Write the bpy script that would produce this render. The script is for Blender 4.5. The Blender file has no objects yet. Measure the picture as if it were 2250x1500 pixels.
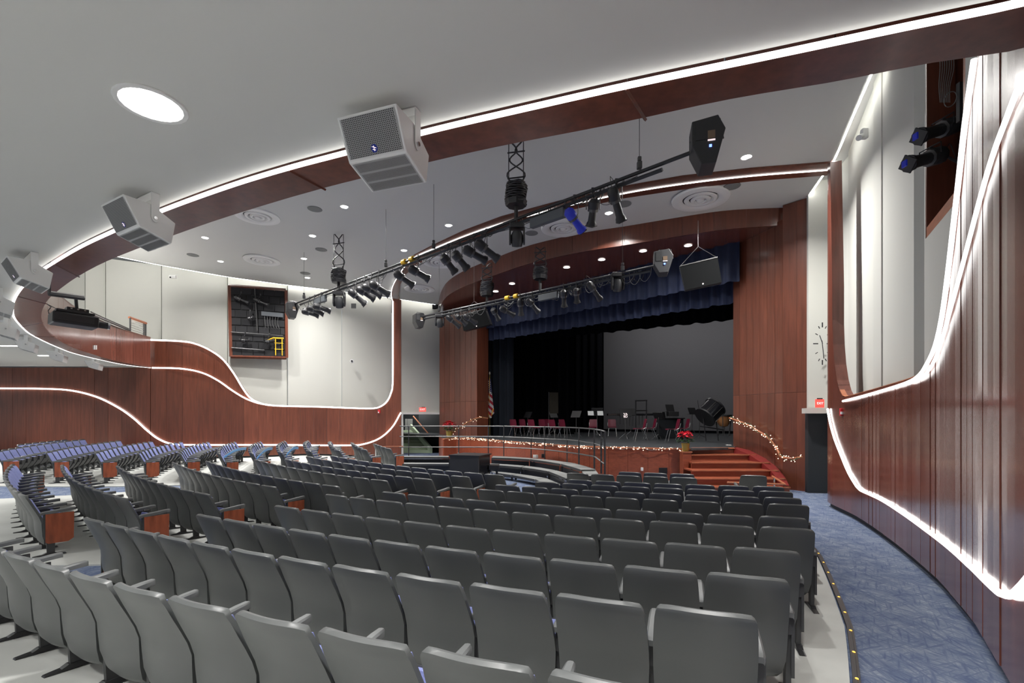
import bpy, math, random
from mathutils import Vector, Matrix
rnd = random.Random(7)
sc = bpy.context.scene
COL = sc.collection
PI = math.pi
# ------------------------------------------------------------------ camera, world, exposure
EYE, F, HOR, CX0 = 2.08, 1050.0, 914.0, 1125.0
cam = bpy.data.cameras.new('camera'); cam.sensor_width = 36; cam.lens = 36 * F / 2250
cam.shift_y = (HOR - 750) / 2250; cam.clip_start = .05; cam.clip_end = 200
co = bpy.data.objects.new('camera', cam); COL.objects.link(co)
co.location = (0, 0, EYE); co.rotation_euler = (PI / 2, 0, 0); sc.camera = co
wd = bpy.data.worlds.new('world'); sc.world = wd; wd.use_nodes = True
wd.node_tree.nodes['Background'].inputs[0].default_value = (.93, .97, 1, 1)
wd.node_tree.nodes['Background'].inputs[1].default_value = .42
sc.view_settings.view_transform = 'Standard'; sc.view_settings.look = 'None'
sc.view_settings.exposure = 0.1; sc.view_settings.gamma = 1; sc.view_settings.use_curve_mapping = False
sc.cycles.max_bounces = 7; sc.cycles.diffuse_bounces = 5; sc.cycles.glossy_bounces = 3
sc.cycles.sample_clamp_indirect = 6; sc.cycles.use_denoising = True

def P(x, y, D):
    return Vector(((x - CX0) * D / F, D, EYE + (HOR - y) * D / F))
def PZ(x, y, z):
    return P(x, y, (EYE - z) * F / (y - HOR))
def area(name, loc, size, power, rot=(0, 0, 0), col=(1, .98, .95), shape='DISK', sy=None, spread=PI):
    l = bpy.data.lights.new(name, 'AREA'); l.shape = shape; l.size = size; l.energy = power; l.color = col; l.spread = spread
    if sy: l.shape = 'RECTANGLE'; l.size_y = sy
    o = bpy.data.objects.new(name, l); o.location = loc; o.rotation_euler = rot; COL.objects.link(o); return o

# ------------------------------------------------------------------ materials
MATS = {}
def mat(name, col, rough=.6, metal=0, bump=None, noise=None, emit=None, spec=.5, tint=0, coat=0):
    if name in MATS: return MATS[name]
    m = bpy.data.materials.new(name); m.use_nodes = True; nt = m.node_tree; b = nt.nodes['Principled BSDF']
    b.inputs['Base Color'].default_value = (*col, 1); b.inputs['Roughness'].default_value = rough
    b.inputs['Metallic'].default_value = metal; b.inputs['Specular IOR Level'].default_value = spec
    b.inputs['Coat Weight'].default_value = coat; b.inputs['Coat Roughness'].default_value = .15
    if emit:
        b.inputs['Emission Color'].default_value = (*emit[0], 1); b.inputs['Emission Strength'].default_value = emit[1]
    N = nt.nodes.new; L = nt.links.new
    last = None
    if noise or tint:
        tc = N('ShaderNodeTexCoord'); base = N('ShaderNodeRGB'); base.outputs[0].default_value = (*col, 1); last = base.outputs[0]
        if noise:   # (scale, amount, stretch)
            mp = N('ShaderNodeMapping'); mp.inputs['Scale'].default_value = noise[2]; L(tc.outputs['Object'], mp.inputs[0])
            nz = N('ShaderNodeTexNoise'); nz.inputs['Scale'].default_value = noise[0]; nz.inputs['Detail'].default_value = 5
            L(mp.outputs[0], nz.inputs['Vector'])
            hs = N('ShaderNodeHueSaturation'); mr = N('ShaderNodeMapRange')
            mr.inputs[1].default_value = .3; mr.inputs[2].default_value = .7; mr.inputs[3].default_value = 1 - noise[1]; mr.inputs[4].default_value = 1 + noise[1]
            L(nz.outputs[0], mr.inputs[0]); L(mr.outputs[0], hs.inputs['Value']); L(last, hs.inputs['Color']); last = hs.outputs[0]
        if tint:
            oi = N('ShaderNodeObjectInfo'); hs = N('ShaderNodeHueSaturation'); mr = N('ShaderNodeMapRange')
            mr.inputs[3].default_value = 1 - tint; mr.inputs[4].default_value = 1 + tint
            L(oi.outputs['Random'], mr.inputs[0]); L(mr.outputs[0], hs.inputs['Value']); L(last, hs.inputs['Color']); last = hs.outputs[0]
        L(last, b.inputs['Base Color'])
    if bump:
        tc = N('ShaderNodeTexCoord'); nz = N('ShaderNodeTexNoise'); nz.inputs['Scale'].default_value = bump[0]
        L(tc.outputs['Object'], nz.inputs['Vector']); bp = N('ShaderNodeBump'); bp.inputs['Strength'].default_value = bump[1]
        bp.inputs['Distance'].default_value = .01; L(nz.outputs[0], bp.inputs['Height']); L(bp.outputs[0], b.inputs['Normal'])
    MATS[name] = m; return m
WOOD = mat('cherry_wood', (.138, .041, .0225), .30, noise=(2.2, .22, (6, 6, .5)), tint=.17, coat=.25)
WOODR = mat('cherry_wood_gloss', (.150, .048, .033), .24, noise=(2.2, .2, (6, 6, .5)), tint=.16, coat=.35)
WOODT = mat('red_step_wood', (.27, .066, .032), .4, noise=(3, .18, (1, 8, 8)), tint=.06)
TRIMW = mat('orange_wood_edge', (.42, .15, .075), .4, noise=(5, .15, (1, 1, 4)))
PANELW = mat('end_panel_wood', (.30, .075, .032), .35, noise=(3.5, .35, (4, 4, .7)), tint=.08)
PAINT = mat('pale_wall_paint', (.60, .60, .555), .85, bump=(60, .05))
CEIL = mat('ceiling_paint', (.60, .60, .575), .9)
WHITE = mat('white_enamel', (.78, .78, .76), .45)
BLACK = mat('black_metal', (.014, .014, .016), .4, spec=.6)
DRUM = mat('black_gloss', (.01, .01, .012), .15, spec=.8)
DARKP = mat('dark_plastic', (.035, .036, .038), .5)
SHELL = mat('grey_seat_plastic', (.075, .080, .080), .42, bump=(300, .04), tint=.05)
ARM = mat('grey_arm_plastic', (.105, .11, .11), .4)
BLUE = mat('blue_upholstery', (.155, .178, .37), .9, bump=(200, .2), noise=(90, .18, (1, 1, 1)), tint=.06)
MAROON = mat('maroon_plastic', (.16, .012, .035), .4)
CHROME = mat('chrome', (.6, .6, .6), .2, metal=1)
STEEL = mat('rail_steel', (.12, .12, .12), .4, metal=.6)
LED = mat('led_white', (1, 1, 1), .5, emit=((1, .985, .96), 3.6))
COVE = mat('cove_glow', (1, 1, 1), .5, emit=((1, .99, .95), 17))
LEDR = mat('led_ribbon', (1, 1, 1), .5, emit=((1, .985, .96), 2.4))
LEDS = mat('lamp_glow', (1, 1, 1), .5, emit=((1, .98, .95), 6.0))
WARM = mat('warm_bulb', (1, .8, .6), .5, emit=((1, .74, .5), 6.0))
AMBER = mat('amber_dot', (1, .6, .1), .5, emit=((1, .55, .08), 1.5))
REDL = mat('red_exit_glow', (.8, .05, .04), .5, emit=((1, .09, .07), 1.0))
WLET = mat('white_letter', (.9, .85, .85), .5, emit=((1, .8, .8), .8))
NAVY = mat('navy_velour', (.006, .013, .046), .75, noise=(30, .15, (1, 1, .2)))
BLKC = mat('black_velour', (.0024, .0027, .004), .95, spec=.1)
SCREEN = mat('grey_screen', (.155, .155, .165), .9)
BWALL = mat('charcoal_wall', (.020, .024, .029), .7)
STAGEF = mat('black_stage_floor', (.045, .05, .055), .35, noise=(3, .35, (1, 1, 1)), bump=(40, .06))
GREEN = mat('pale_green_concrete', (.42, .52, .36), .7)
RED = mat('red_plastic', (.55, .02, .03), .4)
REDC = mat('red_stringer', (.19, .018, .016), .5)
YELLOW = mat('yellow_plastic', (.75, .45, .02), .5)
GOLD = mat('gold_foil', (.45, .33, .08), .35, metal=.5)
LEAF = mat('poinsettia_green', (.02, .07, .02), .5)
BRACT = mat('poinsettia_red', (.62, .01, .03), .5)
RISER = mat('grey_riser_top', (.20, .205, .20), .7, noise=(60, .1, (1, 1, 1)))
BLUTAPE = mat('blue_tape', (.16, .42, .80), .5)
PAPER = mat('paper', (.6, .62, .62), .8)
TIMP = mat('copper_bowl', (.55, .25, .10), .3, metal=.6)
GRILL = mat('grey_grille', (.36, .36, .36), .5)
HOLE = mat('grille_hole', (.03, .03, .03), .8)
BLUEL = mat('blue_lit_surface', (.02, .03, .35), .4, emit=((.03, .06, 1), .06))  # blue light on the housing put into its colour and glow; shared by gels
BLUED = mat('blue_status_light', (.1, .2, 1), .4, emit=((.15, .25, 1), 3))
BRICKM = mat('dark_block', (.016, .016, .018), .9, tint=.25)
CONC = mat('light_concrete', (.50, .51, .485), .7, noise=(1.6, .10, (1, 1, 1)), bump=(8, .05))

def carpet():
    m = bpy.data.materials.new('blue_carpet'); m.use_nodes = True; nt = m.node_tree; N = nt.nodes.new; L = nt.links.new
    b = nt.nodes['Principled BSDF']; b.inputs['Roughness'].default_value = .95; b.inputs['Specular IOR Level'].default_value = .2
    tc = N('ShaderNodeTexCoord'); fac = None
    for k, (rot, sx, sy, s) in enumerate(((.95, 2.4, 30, 1), (-.9, 2.8, 34, 1), (1.4, 2.2, 30, 1), (-1.35, 3, 36, 1), (.35, 3, 30, 1))):
        mp = N('ShaderNodeMapping'); mp.vector_type = 'TEXTURE'; mp.inputs['Rotation'].default_value = (0, 0, rot); mp.inputs['Scale'].default_value = (1 / sx, 1 / sy, 1)
        mp.inputs['Location'].default_value = (k * 3.1, k * 7.3, 0); L(tc.outputs['Object'], mp.inputs[0])
        nz = N('ShaderNodeTexNoise'); nz.inputs['Scale'].default_value = 1.15; nz.inputs['Detail'].default_value = 2.5; nz.inputs['Distortion'].default_value = .35
        L(mp.outputs[0], nz.inputs['Vector'])
        mr = N('ShaderNodeMapRange'); mr.inputs[1].default_value = .42; mr.inputs[2].default_value = .68; L(nz.outputs[0], mr.inputs[0])
        if fac is None: fac = mr.outputs[0]
        else:
            mx = N('ShaderNodeMath'); mx.operation = 'MAXIMUM'; L(fac, mx.inputs[0]); L(mr.outputs[0], mx.inputs[1]); fac = mx.outputs[0]
    nz = N('ShaderNodeTexNoise'); nz.inputs['Scale'].default_value = 5; nz.inputs['Detail'].default_value = 6; L(tc.outputs['Object'], nz.inputs['Vector'])
    cr = N('ShaderNodeValToRGB'); cr.color_ramp.elements[0].position = .38; cr.color_ramp.elements[1].position = .62
    cr.color_ramp.elements[0].color = (.17, .21, .285, 1); cr.color_ramp.elements[1].color = (.28, .325, .38, 1); L(nz.outputs[0], cr.inputs[0])
    mx = N('ShaderNodeMixRGB'); mx.inputs[2].default_value = (.045, .068, .17, 1); L(cr.outputs[0], mx.inputs[1])
    ml = N('ShaderNodeMath'); ml.operation = 'MULTIPLY'; ml.inputs[1].default_value = .72; L(fac, ml.inputs[0]); L(ml.outputs[0], mx.inputs[0])
    L(mx.outputs[0], b.inputs['Base Color'])
    return m
CARPET = carpet()
def flagmat():
    m = bpy.data.materials.new('flag_cloth'); m.use_nodes = True; nt = m.node_tree; N = nt.nodes.new; L = nt.links.new
    b = nt.nodes['Principled BSDF']; b.inputs['Roughness'].default_value = .7
    tc = N('ShaderNodeTexCoord'); mp = N('ShaderNodeMapping'); mp.inputs['Rotation'].default_value = (0, .85, 0); L(tc.outputs['Object'], mp.inputs[0])
    wv = N('ShaderNodeTexWave'); wv.bands_direction = 'X'; wv.inputs['Scale'].default_value = 1.35; L(mp.outputs[0], wv.inputs['Vector'])
    cr = N('ShaderNodeValToRGB'); cr.color_ramp.interpolation = 'CONSTANT'; cr.color_ramp.elements[1].position = .5
    cr.color_ramp.elements[0].color = (.42, .015, .04, 1); cr.color_ramp.elements[1].color = (.62, .6, .62, 1); L(wv.outputs[0], cr.inputs[0])
    L(cr.outputs[0], b.inputs['Base Color']); return m
FLAG = flagmat()

# ------------------------------------------------------------------ mesh helpers
class MB:
    def __init__(s): s.v = []; s.f = []
    def add(s, v, f):
        n = len(s.v); s.v += [tuple(p) for p in v]; s.f += [tuple(i + n for i in q) for q in f]; return s
    def box(s, c, d, M=None):
        x, y, z = d[0] / 2, d[1] / 2, d[2] / 2; M = M or Matrix.Identity(3); c = Vector(c)
        v = [c + M @ Vector((a * x, b * y, e * z)) for e in (-1, 1) for b in (-1, 1) for a in (-1, 1)]
        return s.add(v, [(0, 2, 3, 1), (4, 5, 7, 6), (0, 1, 5, 4), (2, 6, 7, 3), (0, 4, 6, 2), (1, 3, 7, 5)])
    def hexa(s, b, t):   # bottom 4, top 4 (matching order, ccw from above)
        return s.add(list(b) + list(t), [(3, 2, 1, 0), (4, 5, 6, 7), (0, 1, 5, 4), (1, 2, 6, 5), (2, 3, 7, 6), (3, 0, 4, 7)])
    def tube(s, pts, r, n=6, cap=True, rs=None):
        pts = [Vector(p) for p in pts]; m = len(pts); rings = []; up = None
        for i, p in enumerate(pts):
            d = (pts[min(i + 1, m - 1)] - pts[max(i - 1, 0)]).normalized()
            if up is None or abs(up.dot(d)) > .98: up = Vector((0, 0, 1)) if abs(d.z) < .9 else Vector((1, 0, 0))
            a = d.cross(up).normalized(); b = a.cross(d).normalized(); up = b
            q = rs[i] if rs else r
            rings.append([p + (a * math.cos(t * 2 * PI / n) + b * math.sin(t * 2 * PI / n)) * q for t in range(n)])
        v = [p for R in rings for p in R]; f = []
        for i in range(m - 1):
            for t in range(n): f.append((i * n + t, i * n + (t + 1) % n, (i + 1) * n + (t + 1) % n, (i + 1) * n + t))
        if cap: f += [tuple(range(n - 1, -1, -1)), tuple((m - 1) * n + t for t in range(n))]
        return s.add(v, f)
    def prism(s, poly, O, U, V, W):   # 2D polygon in plane O+u*U+v*V extruded by W
        n = len(poly); O, U, V, W = map(Vector, (O, U, V, W))
        a = [O + U * u + V * v for u, v in poly]; b = [p + W for p in a]
        f = [tuple(range(n - 1, -1, -1)), tuple(range(n, 2 * n))] + [(i, (i + 1) % n, (i + 1) % n + n, i + n) for i in range(n)]
        return s.add(a + b, f)
    def grid(s, g, flip=False):
        m, n = len(g), len(g[0]); f = []
        for i in range(m - 1):
            for j in range(n - 1):
                q = (i * n + j, i * n + j + 1, (i + 1) * n + j + 1, (i + 1) * n + j); f.append(q[::-1] if flip else q)
        return s.add([p for r in g for p in r], f)
    def shell(s, g, off):   # thick sheet: grid + offset grid, closed
        m, n = len(g), len(g[0]); h = [[Vector(p) + (off(i, j) if callable(off) else Vector(off)) for j, p in enumerate(r)] for i, r in enumerate(g)]
        s.grid(g); s.grid(h, True); k = len(s.v) - 2 * m * n
        A = lambda i, j: k + i * n + j; B = lambda i, j: k + m * n + i * n + j
        rim = [(0, j) for j in range(n)] + [(i, n - 1) for i in range(1, m)] + [(m - 1, j) for j in range(n - 2, -1, -1)] + [(i, 0) for i in range(m - 2, 0, -1)]
        for q in range(len(rim)):
            a, b = rim[q], rim[(q + 1) % len(rim)]; s.f.append((A(*b), A(*a), B(*a), B(*b)))
        return s
    def lathe(s, prof, M=None, n=16):
        M = M or Matrix.Identity(4); g = [[M @ Vector((r * math.cos(t * 2 * PI / n), r * math.sin(t * 2 * PI / n), z)) for t in range(n + 1)] for r, z in prof]
        return s.grid(g)
    def disc(s, c, r, n=16, nz=-1):
        c = Vector(c); v = [c + Vector((r * math.cos(t * 2 * PI / n), r * math.sin(t * 2 * PI / n), 0)) for t in range(n)]
        return s.add(v, [tuple(range(n))[::nz]])
def link(name, mb, m, parent=None, smooth=False, world=True, bevel=0, **pr):
    me = bpy.data.meshes.new(name); me.from_pydata([tuple(p) for p in mb.v], [], mb.f); me.materials.append(m)
    if smooth:
        me.shade_smooth(); me.set_sharp_from_angle(angle=.7) if hasattr(me, 'set_sharp_from_angle') else None
    me.update(); o = bpy.data.objects.new(name, me); COL.objects.link(o)
    for k, v in pr.items(): o[k] = v
    if parent:
        o.parent = parent
        if world: o.matrix_parent_inverse = parent['_m'] if False else IM.get(parent.name, Matrix.Identity(4))
    if bevel:
        b = o.modifiers.new('bevel', 'BEVEL'); b.width = bevel; b.segments = 2; b.limit_method = 'ANGLE'
    return o
IM = {}
LABELS = set()
def thing(name, label, cat, loc=(0, 0, 0), rz=0, group=None, kind=None):
    o = bpy.data.objects.new(name, None); COL.objects.link(o); o.location = loc; o.rotation_euler = (0, 0, rz); o.empty_display_size = .2
    o['label'] = label; o['category'] = cat
    if group: o['group'] = group
    if kind: o['kind'] = kind
    IM[o.name] = (Matrix.Translation(Vector(loc)) @ Matrix.Rotation(rz, 4, 'Z')).inverted(); return o
def single(name, mb, m, label, cat, group=None, **k):
    o = link(name, mb, m, **k); o['label'] = label; o['category'] = cat
    if group: o['group'] = group
    return o
def setting(name, label, loc=(0, 0, 0)):
    o = bpy.data.objects.new(name, None); COL.objects.link(o); o['kind'] = 'structure'; o['label'] = label; IM[o.name] = Matrix.Identity(4); return o
def sstruct(name, mb, m, label, smooth=False):
    o = link(name, mb, m, smooth=smooth); o['kind'] = 'structure'; o['label'] = label; return o
def dup(root, loc, rz, label, group=None):
    r = root.copy(); COL.objects.link(r); r.location = loc; r.rotation_euler = (0, 0, rz); r['label'] = label
    if group: r['group'] = group
    for ch in root.children:
        c = ch.copy(); COL.objects.link(c); c.parent = r
        for g in ch.children:
            d = g.copy(); COL.objects.link(d); d.parent = c
    return r
def interp(tab, x):
    if x <= tab[0][0]: return tab[0][1]
    for (a, b), (c, d) in zip(tab, tab[1:]):
        if x <= c: return b + (d - b) * (x - a) / (c - a) if c > a else d
    return tab[-1][1]
def dense(pts, step):
    """Catmull-Rom through points, resampled."""
    pts = [Vector(p) for p in pts]; out = []
    for i in range(len(pts) - 1):
        p0, p1, p2, p3 = pts[max(i - 1, 0)], pts[i], pts[i + 1], pts[min(i + 2, len(pts) - 1)]
        n = max(1, int((p2 - p1).length / step))
        for k in range(n):
            t = k / n
            m1, m2 = (p2 - p0) * .5, (p3 - p1) * .5
            if i == 0: m1 = p2 - p1
            if i == len(pts) - 2: m2 = p2 - p1
            out.append((2 * t**3 - 3 * t**2 + 1) * p1 + (t**3 - 2 * t**2 + t) * m1 + (-2 * t**3 + 3 * t**2) * p2 + (t**3 - t**2) * m2)
    out.append(pts[-1]); return out
ORD = ['', 'first', 'second', 'third', 'fourth', 'fifth', 'sixth', 'seventh', 'eighth', 'ninth', 'tenth', 'eleventh', 'twelfth', 'thirteenth', 'fourteenth', 'fifteenth']

# ------------------------------------------------------------------ floor shape (polar about the focus of the seat rows)
CC = Vector((10.7609, 29.6494))
ROWS = {1: (29.9141, -.3559), 2: (28.9936, -.345), 3: (28.1991, -.3349), 4: (27.3009, -.3257), 5: (26.2147, -.3118), 6: (25.5214, -.3076), 7: (24.4745, -.2959),
        8: (23.8317, -.2927), 9: (23.136, -.2901), 10: (22.5638, -.2896), 11: (21.57, -.3495), 12: (20.9566, -.3513), 13: (20.1, -.35)}
def drop(R, a):
    R = min(max(R, 22), 36); a = min(max(a, -.95), -.24); u = R - 30; v = a + .4
    return .9569 - .0741 * u - .6016 * v - 1.0779 * v * v - .0049 * u * u - .0552 * u * v
def fz(x, y):
    dx, dy = x - CC.x, CC.y - y; R = math.hypot(dx, dy); a = math.atan2(dx, dy)
    z = EYE - .86 - drop(R + .2, a); k = min(1, max(0, (R - 17) / 5)); k = k * k * (3 - 2 * k); return z * k
def ground(x, y):
    z = .2
    for _ in range(12):
        D = (EYE - z) * F / (y - HOR); z = fz((x - CX0) * D / F, D)
    return Vector(((x - CX0) * D / F, D))
def pol(R, a): return Vector((CC.x + R * math.sin(a), CC.y - R * math.cos(a)))
CEN = (6.1, Vector((7.6, 11.4)), Vector((-.788, -.616)))
def ceil_h(x, y): return CEN[0] + .042 * max(-6, (Vector((x, y)) - CEN[1]).dot(CEN[2]))
def ceil_z(x, y): return EYE + ceil_h(x, y)
def on_ceil(px, py):
    h = 6.2
    for _ in range(12):
        D = h * F / (HOR - py); h = ceil_h((px - CX0) * D / F, D)
    return P(px, py, D)
HL = 2.10
def on_low(px, py): return P(px, py, HL * F / (HOR - py))

# floor
mb = MB(); RS = [0.5 + i * 0.75 for i in range(56)]; AS = [-1.75 + i * .04 for i in range(58)]
mb.grid([[Vector((*pol(R, a), fz(*pol(R, a)))) for a in AS] for R in RS], True)
sstruct('floor', mb, CARPET, 'blue patterned carpet floor of the auditorium', smooth=True)
def edgeA(R): return interp([(20, -.262), (21.5, -.262), (23.55, -.272), (26.4, -.296), (27.9, -.312), (29, -.325), (31, -.345), (34, -.37)], R)
B0 = {3: -.6126, 4: -.6019, 5: -.6068, 6: -.5784}
def pad(name, label, R0, R1, fa, fb):
    g = []; nR, nA = 34, 22
    for i in range(nR + 1):
        R = R0 + (R1 - R0) * i / nR; row = []
        for j in range(nA + 1):
            a = fa(R) + (fb(R) - fa(R)) * j / nA; p = pol(R, a); row.append(Vector((*p, fz(*p) + .022)))
        g.append(row)
    m = MB().shell(g, (0, 0, -.03)); return sstruct(name, m, CONC, label, True)
AL = lambda R: interp([(20.9, -.46), (21.6, -.53), (22.6, -.556), (25.5, -.545), (26.2, -.553), (27.3, -.556), (28.2, -.562), (29, -.58), (31, -.64)], R)
BRt = lambda R: interp([(22.4, -.60), (25.5, -.565), (27.3, -.588), (28.2, -.60), (29, -.625), (31, -.68)], R)
pad('floor_slab_right', 'pale concrete slab under the grey seats beside the right wall', 20.4, 34, AL, edgeA)
pad('floor_slab_centre', 'pale concrete slab under the middle block of seats', 22.0, 34, lambda R: -.82 if R < 26 else -.87, BRt)
pad('floor_slab_left', 'pale concrete slab under the far block of blue seats', 19.2, 34, lambda R: -1.28, lambda R: interp([(19, -.80), (23, -.86), (26, -.895), (30, -.955)], R))
# metal nosing along the right edge of the slab
pts = [Vector((*pol(R, edgeA(R) + .0012), 0)) for R in [20.4 + i * .25 for i in range(48)]]
for p in pts: p.z = fz(p.x, p.y) + .022
t = thing('aisle_light_strip', 'dark metal aisle edge strip with small amber lights along the curved concrete', 'floor light', tuple(pts[0]))
m = MB()
for k, (o, w, h) in enumerate(((0, .035, .012), (.03, .02, .006))):
    g = [[p + Vector((o - w / 2, 0, h)) for p in pts], [p + Vector((o + w / 2, 0, h)) for p in pts]]; m.shell(g, (0, 0, -.03))
link('metal_edge', m, BLACK, t)
for k in range(10, 46, 2):
    p = (pts[k] + pts[k + 1]) / 2 if k + 1 < len(pts) else pts[k]; link('light', MB().box(p + Vector((.012, 0, .013)), (.016, .016, .008)), AMBER, t)

# ------------------------------------------------------------------ curved wood walls built from upright panels
class Plan:
    def __init__(s, pts, step=.12):
        s.p = [Vector((q.x, q.y)) for q in dense([Vector((a, b, 0)) for a, b in pts], step)]; s.s = [0]
        for a, b in zip(s.p, s.p[1:]): s.s.append(s.s[-1] + (b - a).length)
        s.L = s.s[-1]
    def at(s, t):
        t = min(max(t, 0), s.L)
        lo, hi = 0, len(s.s) - 1
        while hi - lo > 1:
            m = (lo + hi) // 2
            if s.s[m] <= t: lo = m
            else: hi = m
        k = (t - s.s[lo]) / max(1e-9, s.s[hi] - s.s[lo]); return s.p[lo].lerp(s.p[hi], k)
    def nrm(s, t, side):
        d = (s.at(t + .1) - s.at(t - .1)).normalized(); return Vector((d.y, -d.x)) * side
    def hit(s, px):   # arc length where the wall crosses the view line of a picture column
        u = (px - CX0) / F; best = None
        for i in range(len(s.p) - 1):
            a, b = s.p[i], s.p[i + 1]; fa, fb = a.x - u * a.y, b.x - u * b.y
            if fa * fb <= 0 and a.y > 0:
                k = fa / (fa - fb) if fa != fb else 0; t = s.s[i] + k * (s.s[i + 1] - s.s[i])
                if best is None: best = t
        if best is None: best = s.s[min(range(len(s.p)), key=lambda i: abs(s.p[i].x - u * s.p[i].y) if s.p[i].y > .3 else 1e9)]
        return best
    def px(s, t):
        p = s.at(t); return CX0 + F * p.x / p.y if p.y > .3 else 9999
    def pix(s, x, y, off=0, side=1):
        t = s.hit(x); p = s.at(t); q = P(x, y, p.y); n = s.nrm(t, side) * off; return Vector((p.x + n.x, p.y + n.y, q.z))
def panel_wall(parent, plan, t0, t1, width, ztop, zbot, m, side, thick=.05, gap=.006, wob=0, sub=4, name='panel', seam=None):
    n = max(1, round((t1 - t0) / width)); w = (t1 - t0) / n
    for k in range(n):
        a, b = t0 + k * w + gap / 2, t0 + (k + 1) * w - gap / 2; y = rnd.uniform(-wob, wob); o0 = rnd.uniform(0, .006)
        cuts = [None] if not seam else [0, 1]
        for c in cuts:
            g0, g1 = [], []
            for j in range(sub + 1):
                t = a + (b - a) * j / sub; p = plan.at(t); nn = plan.nrm((a + b) / 2, side) * (o0 + y * (j / sub - .5) * w)
                q = Vector((p.x + nn.x, p.y + nn.y)); zb, zt = zbot(t, p), ztop(t, p)
                if c == 0: zt = min(zt, seam)
                if c == 1: zb = max(zb, seam + gap)
                g0.append(Vector((q.x, q.y, zb))); g1.append(Vector((q.x, q.y, max(zt, zb + .001))))
            if max(z.z for z in g1) - min(z.z for z in g0) < .01: continue
            nb = plan.nrm((a + b) / 2, side) * -thick
            mb = MB().shell([g0, g1], (nb.x, nb.y, 0)); link(name, mb, m, parent)
def text_mesh(name, body, size, m, parent=None, **pr):
    cu = bpy.data.curves.new(name, 'FONT'); cu.body = body; cu.size = size; cu.align_x = 'CENTER'; cu.align_y = 'CENTER'; cu.extrude = .003
    o = bpy.data.objects.new('tmp_text', cu); me = bpy.data.meshes.new_from_object(o); bpy.data.objects.remove(o)
    me.materials.clear(); me.materials.append(m); o = bpy.data.objects.new(name, me); COL.objects.link(o)
    if parent: o.parent = parent; o.matrix_parent_inverse = IM[parent.name]
    for k, v in pr.items(): o[k] = v
    return o
def led(name, pts, r, label, group='white light lines on the wooden walls', m=None):
    return single(name, MB().tube(dense(pts, .12), r, 6), m or LED, label, 'light strip', group)

# ---- right wall: plan from its foot line in the picture, carried on past the camera
foot = [ground(*p) for p in ((1818, 1110), (1827, 1117), (1880, 1144), (1939, 1185), (2001, 1236), (2060, 1291), (2100, 1339), (2144, 1397), (2192, 1482))]
print('FOOT', [tuple(round(c, 2) for c in f) for f in foot])
RP = Plan([tuple(p) for p in foot] + [(2.62, 2.2), (1.95, 1.2), (1.45, .2), (1.1, -1), (.9, -2.4)])
TR = [(1818, 357), (1828.5, 356), (1829, 700), (1831, 760), (1834, 800), (1839, 835), (1845, 858), (1851, 870), (1857, 873), (1900, 862), (1950, 848), (2000, 833), (2022, 822), (2040, 800), (2058, 765), (2073, 710),
      (2085, 640), (2098, 540), (2110, 430), (2125, 300), (2138, 200), (2150, 112)]
def rtop(t, p):
    x = RP.px(t)
    if x > 2150: return EYE + 3.5
    z = P(x, interp(TR, x), p.y).z; return min(z, ceil_z(p.x, p.y)) if x < 1835 else min(z, EYE + 3.5)
w = setting('wall_right', 'curved glossy reddish wooden wall with light lines beside the carpeted aisle')
s0 = RP.hit(1818.2); s1 = RP.hit(1829); s2 = RP.hit(1870); s3 = RP.hit(2055); s4 = RP.hit(2150)
zb = lambda t, p: fz(p.x, p.y) + .1
sd = -1 if RP.nrm(2, 1).x > 0 else 1
panel_wall(w, RP, s0 + .005, s1, .4, rtop, zb, WOODR, sd, .22, sub=3)
panel_wall(w, RP, s1, s2, .32, rtop, zb, WOODR, sd, .22, sub=26)
panel_wall(w, RP, s2, s3, .21, rtop, zb, WOODR, sd, .08, wob=.02, sub=5)
panel_wall(w, RP, s3, s4, .21, rtop, zb, WOODR, sd, .08, wob=.02, sub=16)
panel_wall(w, RP, s4, RP.L, .21, rtop, zb, WOODR, sd, .08, wob=.02, sub=3)
m = MB(); g = [[], []]
for k in range(90):
    t = RP.L * k / 89; p = RP.at(t) - RP.nrm(t, sd) * .06; z = fz(p.x, p.y); g[0].append(Vector((p.x, p.y, z - .02))); g[1].append(Vector((p.x, p.y, z + .1)))
n_ = RP.nrm(1, sd)
sstruct('baseboard_right', m.shell(g, (-n_.x * .03, -n_.y * .03, 0)), BWALL, 'black recessed base under the right wooden wall')
# orange-edged capping behind the right opening
cap = [RP.pix(x, y) for x, y in TR if x >= 1845]
m = MB(); g = [[], []]
for i, q in enumerate(dense(cap, .1)):
    t = RP.hit(CX0 + F * q.x / q.y) or 0; nn = RP.nrm(t, -sd) * .09
    g[0].append(q + Vector((0, 0, .012))); g[1].append(Vector((q.x + nn.x, q.y + nn.y, q.z + .012)))
link('edge_trim', m.shell(g, (0, 0, .012)), TRIMW, w)
led('led_strip', [RP.pix(x, y + 8, .03, sd) for x, y in ((1856, 873), (1900, 862), (1950, 848), (2000, 832), (2026, 816), (2044, 790), (2062, 752), (2077, 690), (2090, 600), (2102, 500), (2115, 390), (2130, 260), (2151, 118))], .023,
    'upper white light line framing the large opening in the right wooden wall', m=LEDR)
led('led_strip', [RP.pix(x, y, .03, sd) for x, y in ((2004, 842), (2034, 828), (2056, 800), (2074, 756), (2100, 668), (2130, 560), (2160, 450), (2190, 350), (2220, 270), (2252, 190))], .017,
    'thin white light line climbing the right wooden wall beside the opening', m=LEDR)
led('led_strip', [RP.pix(x, y, .03, sd) for x, y in ((1822, 898), (1828, 930), (1838, 965), (1853, 1003), (1868, 1038), (1886, 1068), (1894, 1076), (1940, 1097), (1990, 1128), (2040, 1163), (2090, 1200), (2140, 1243), (2180, 1280),
    (2210, 1305), (2228, 1311), (2243, 1306), (2262, 1288), (2300, 1245))], .024, 'low white light line sweeping down the right wooden wall above the carpet')

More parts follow.
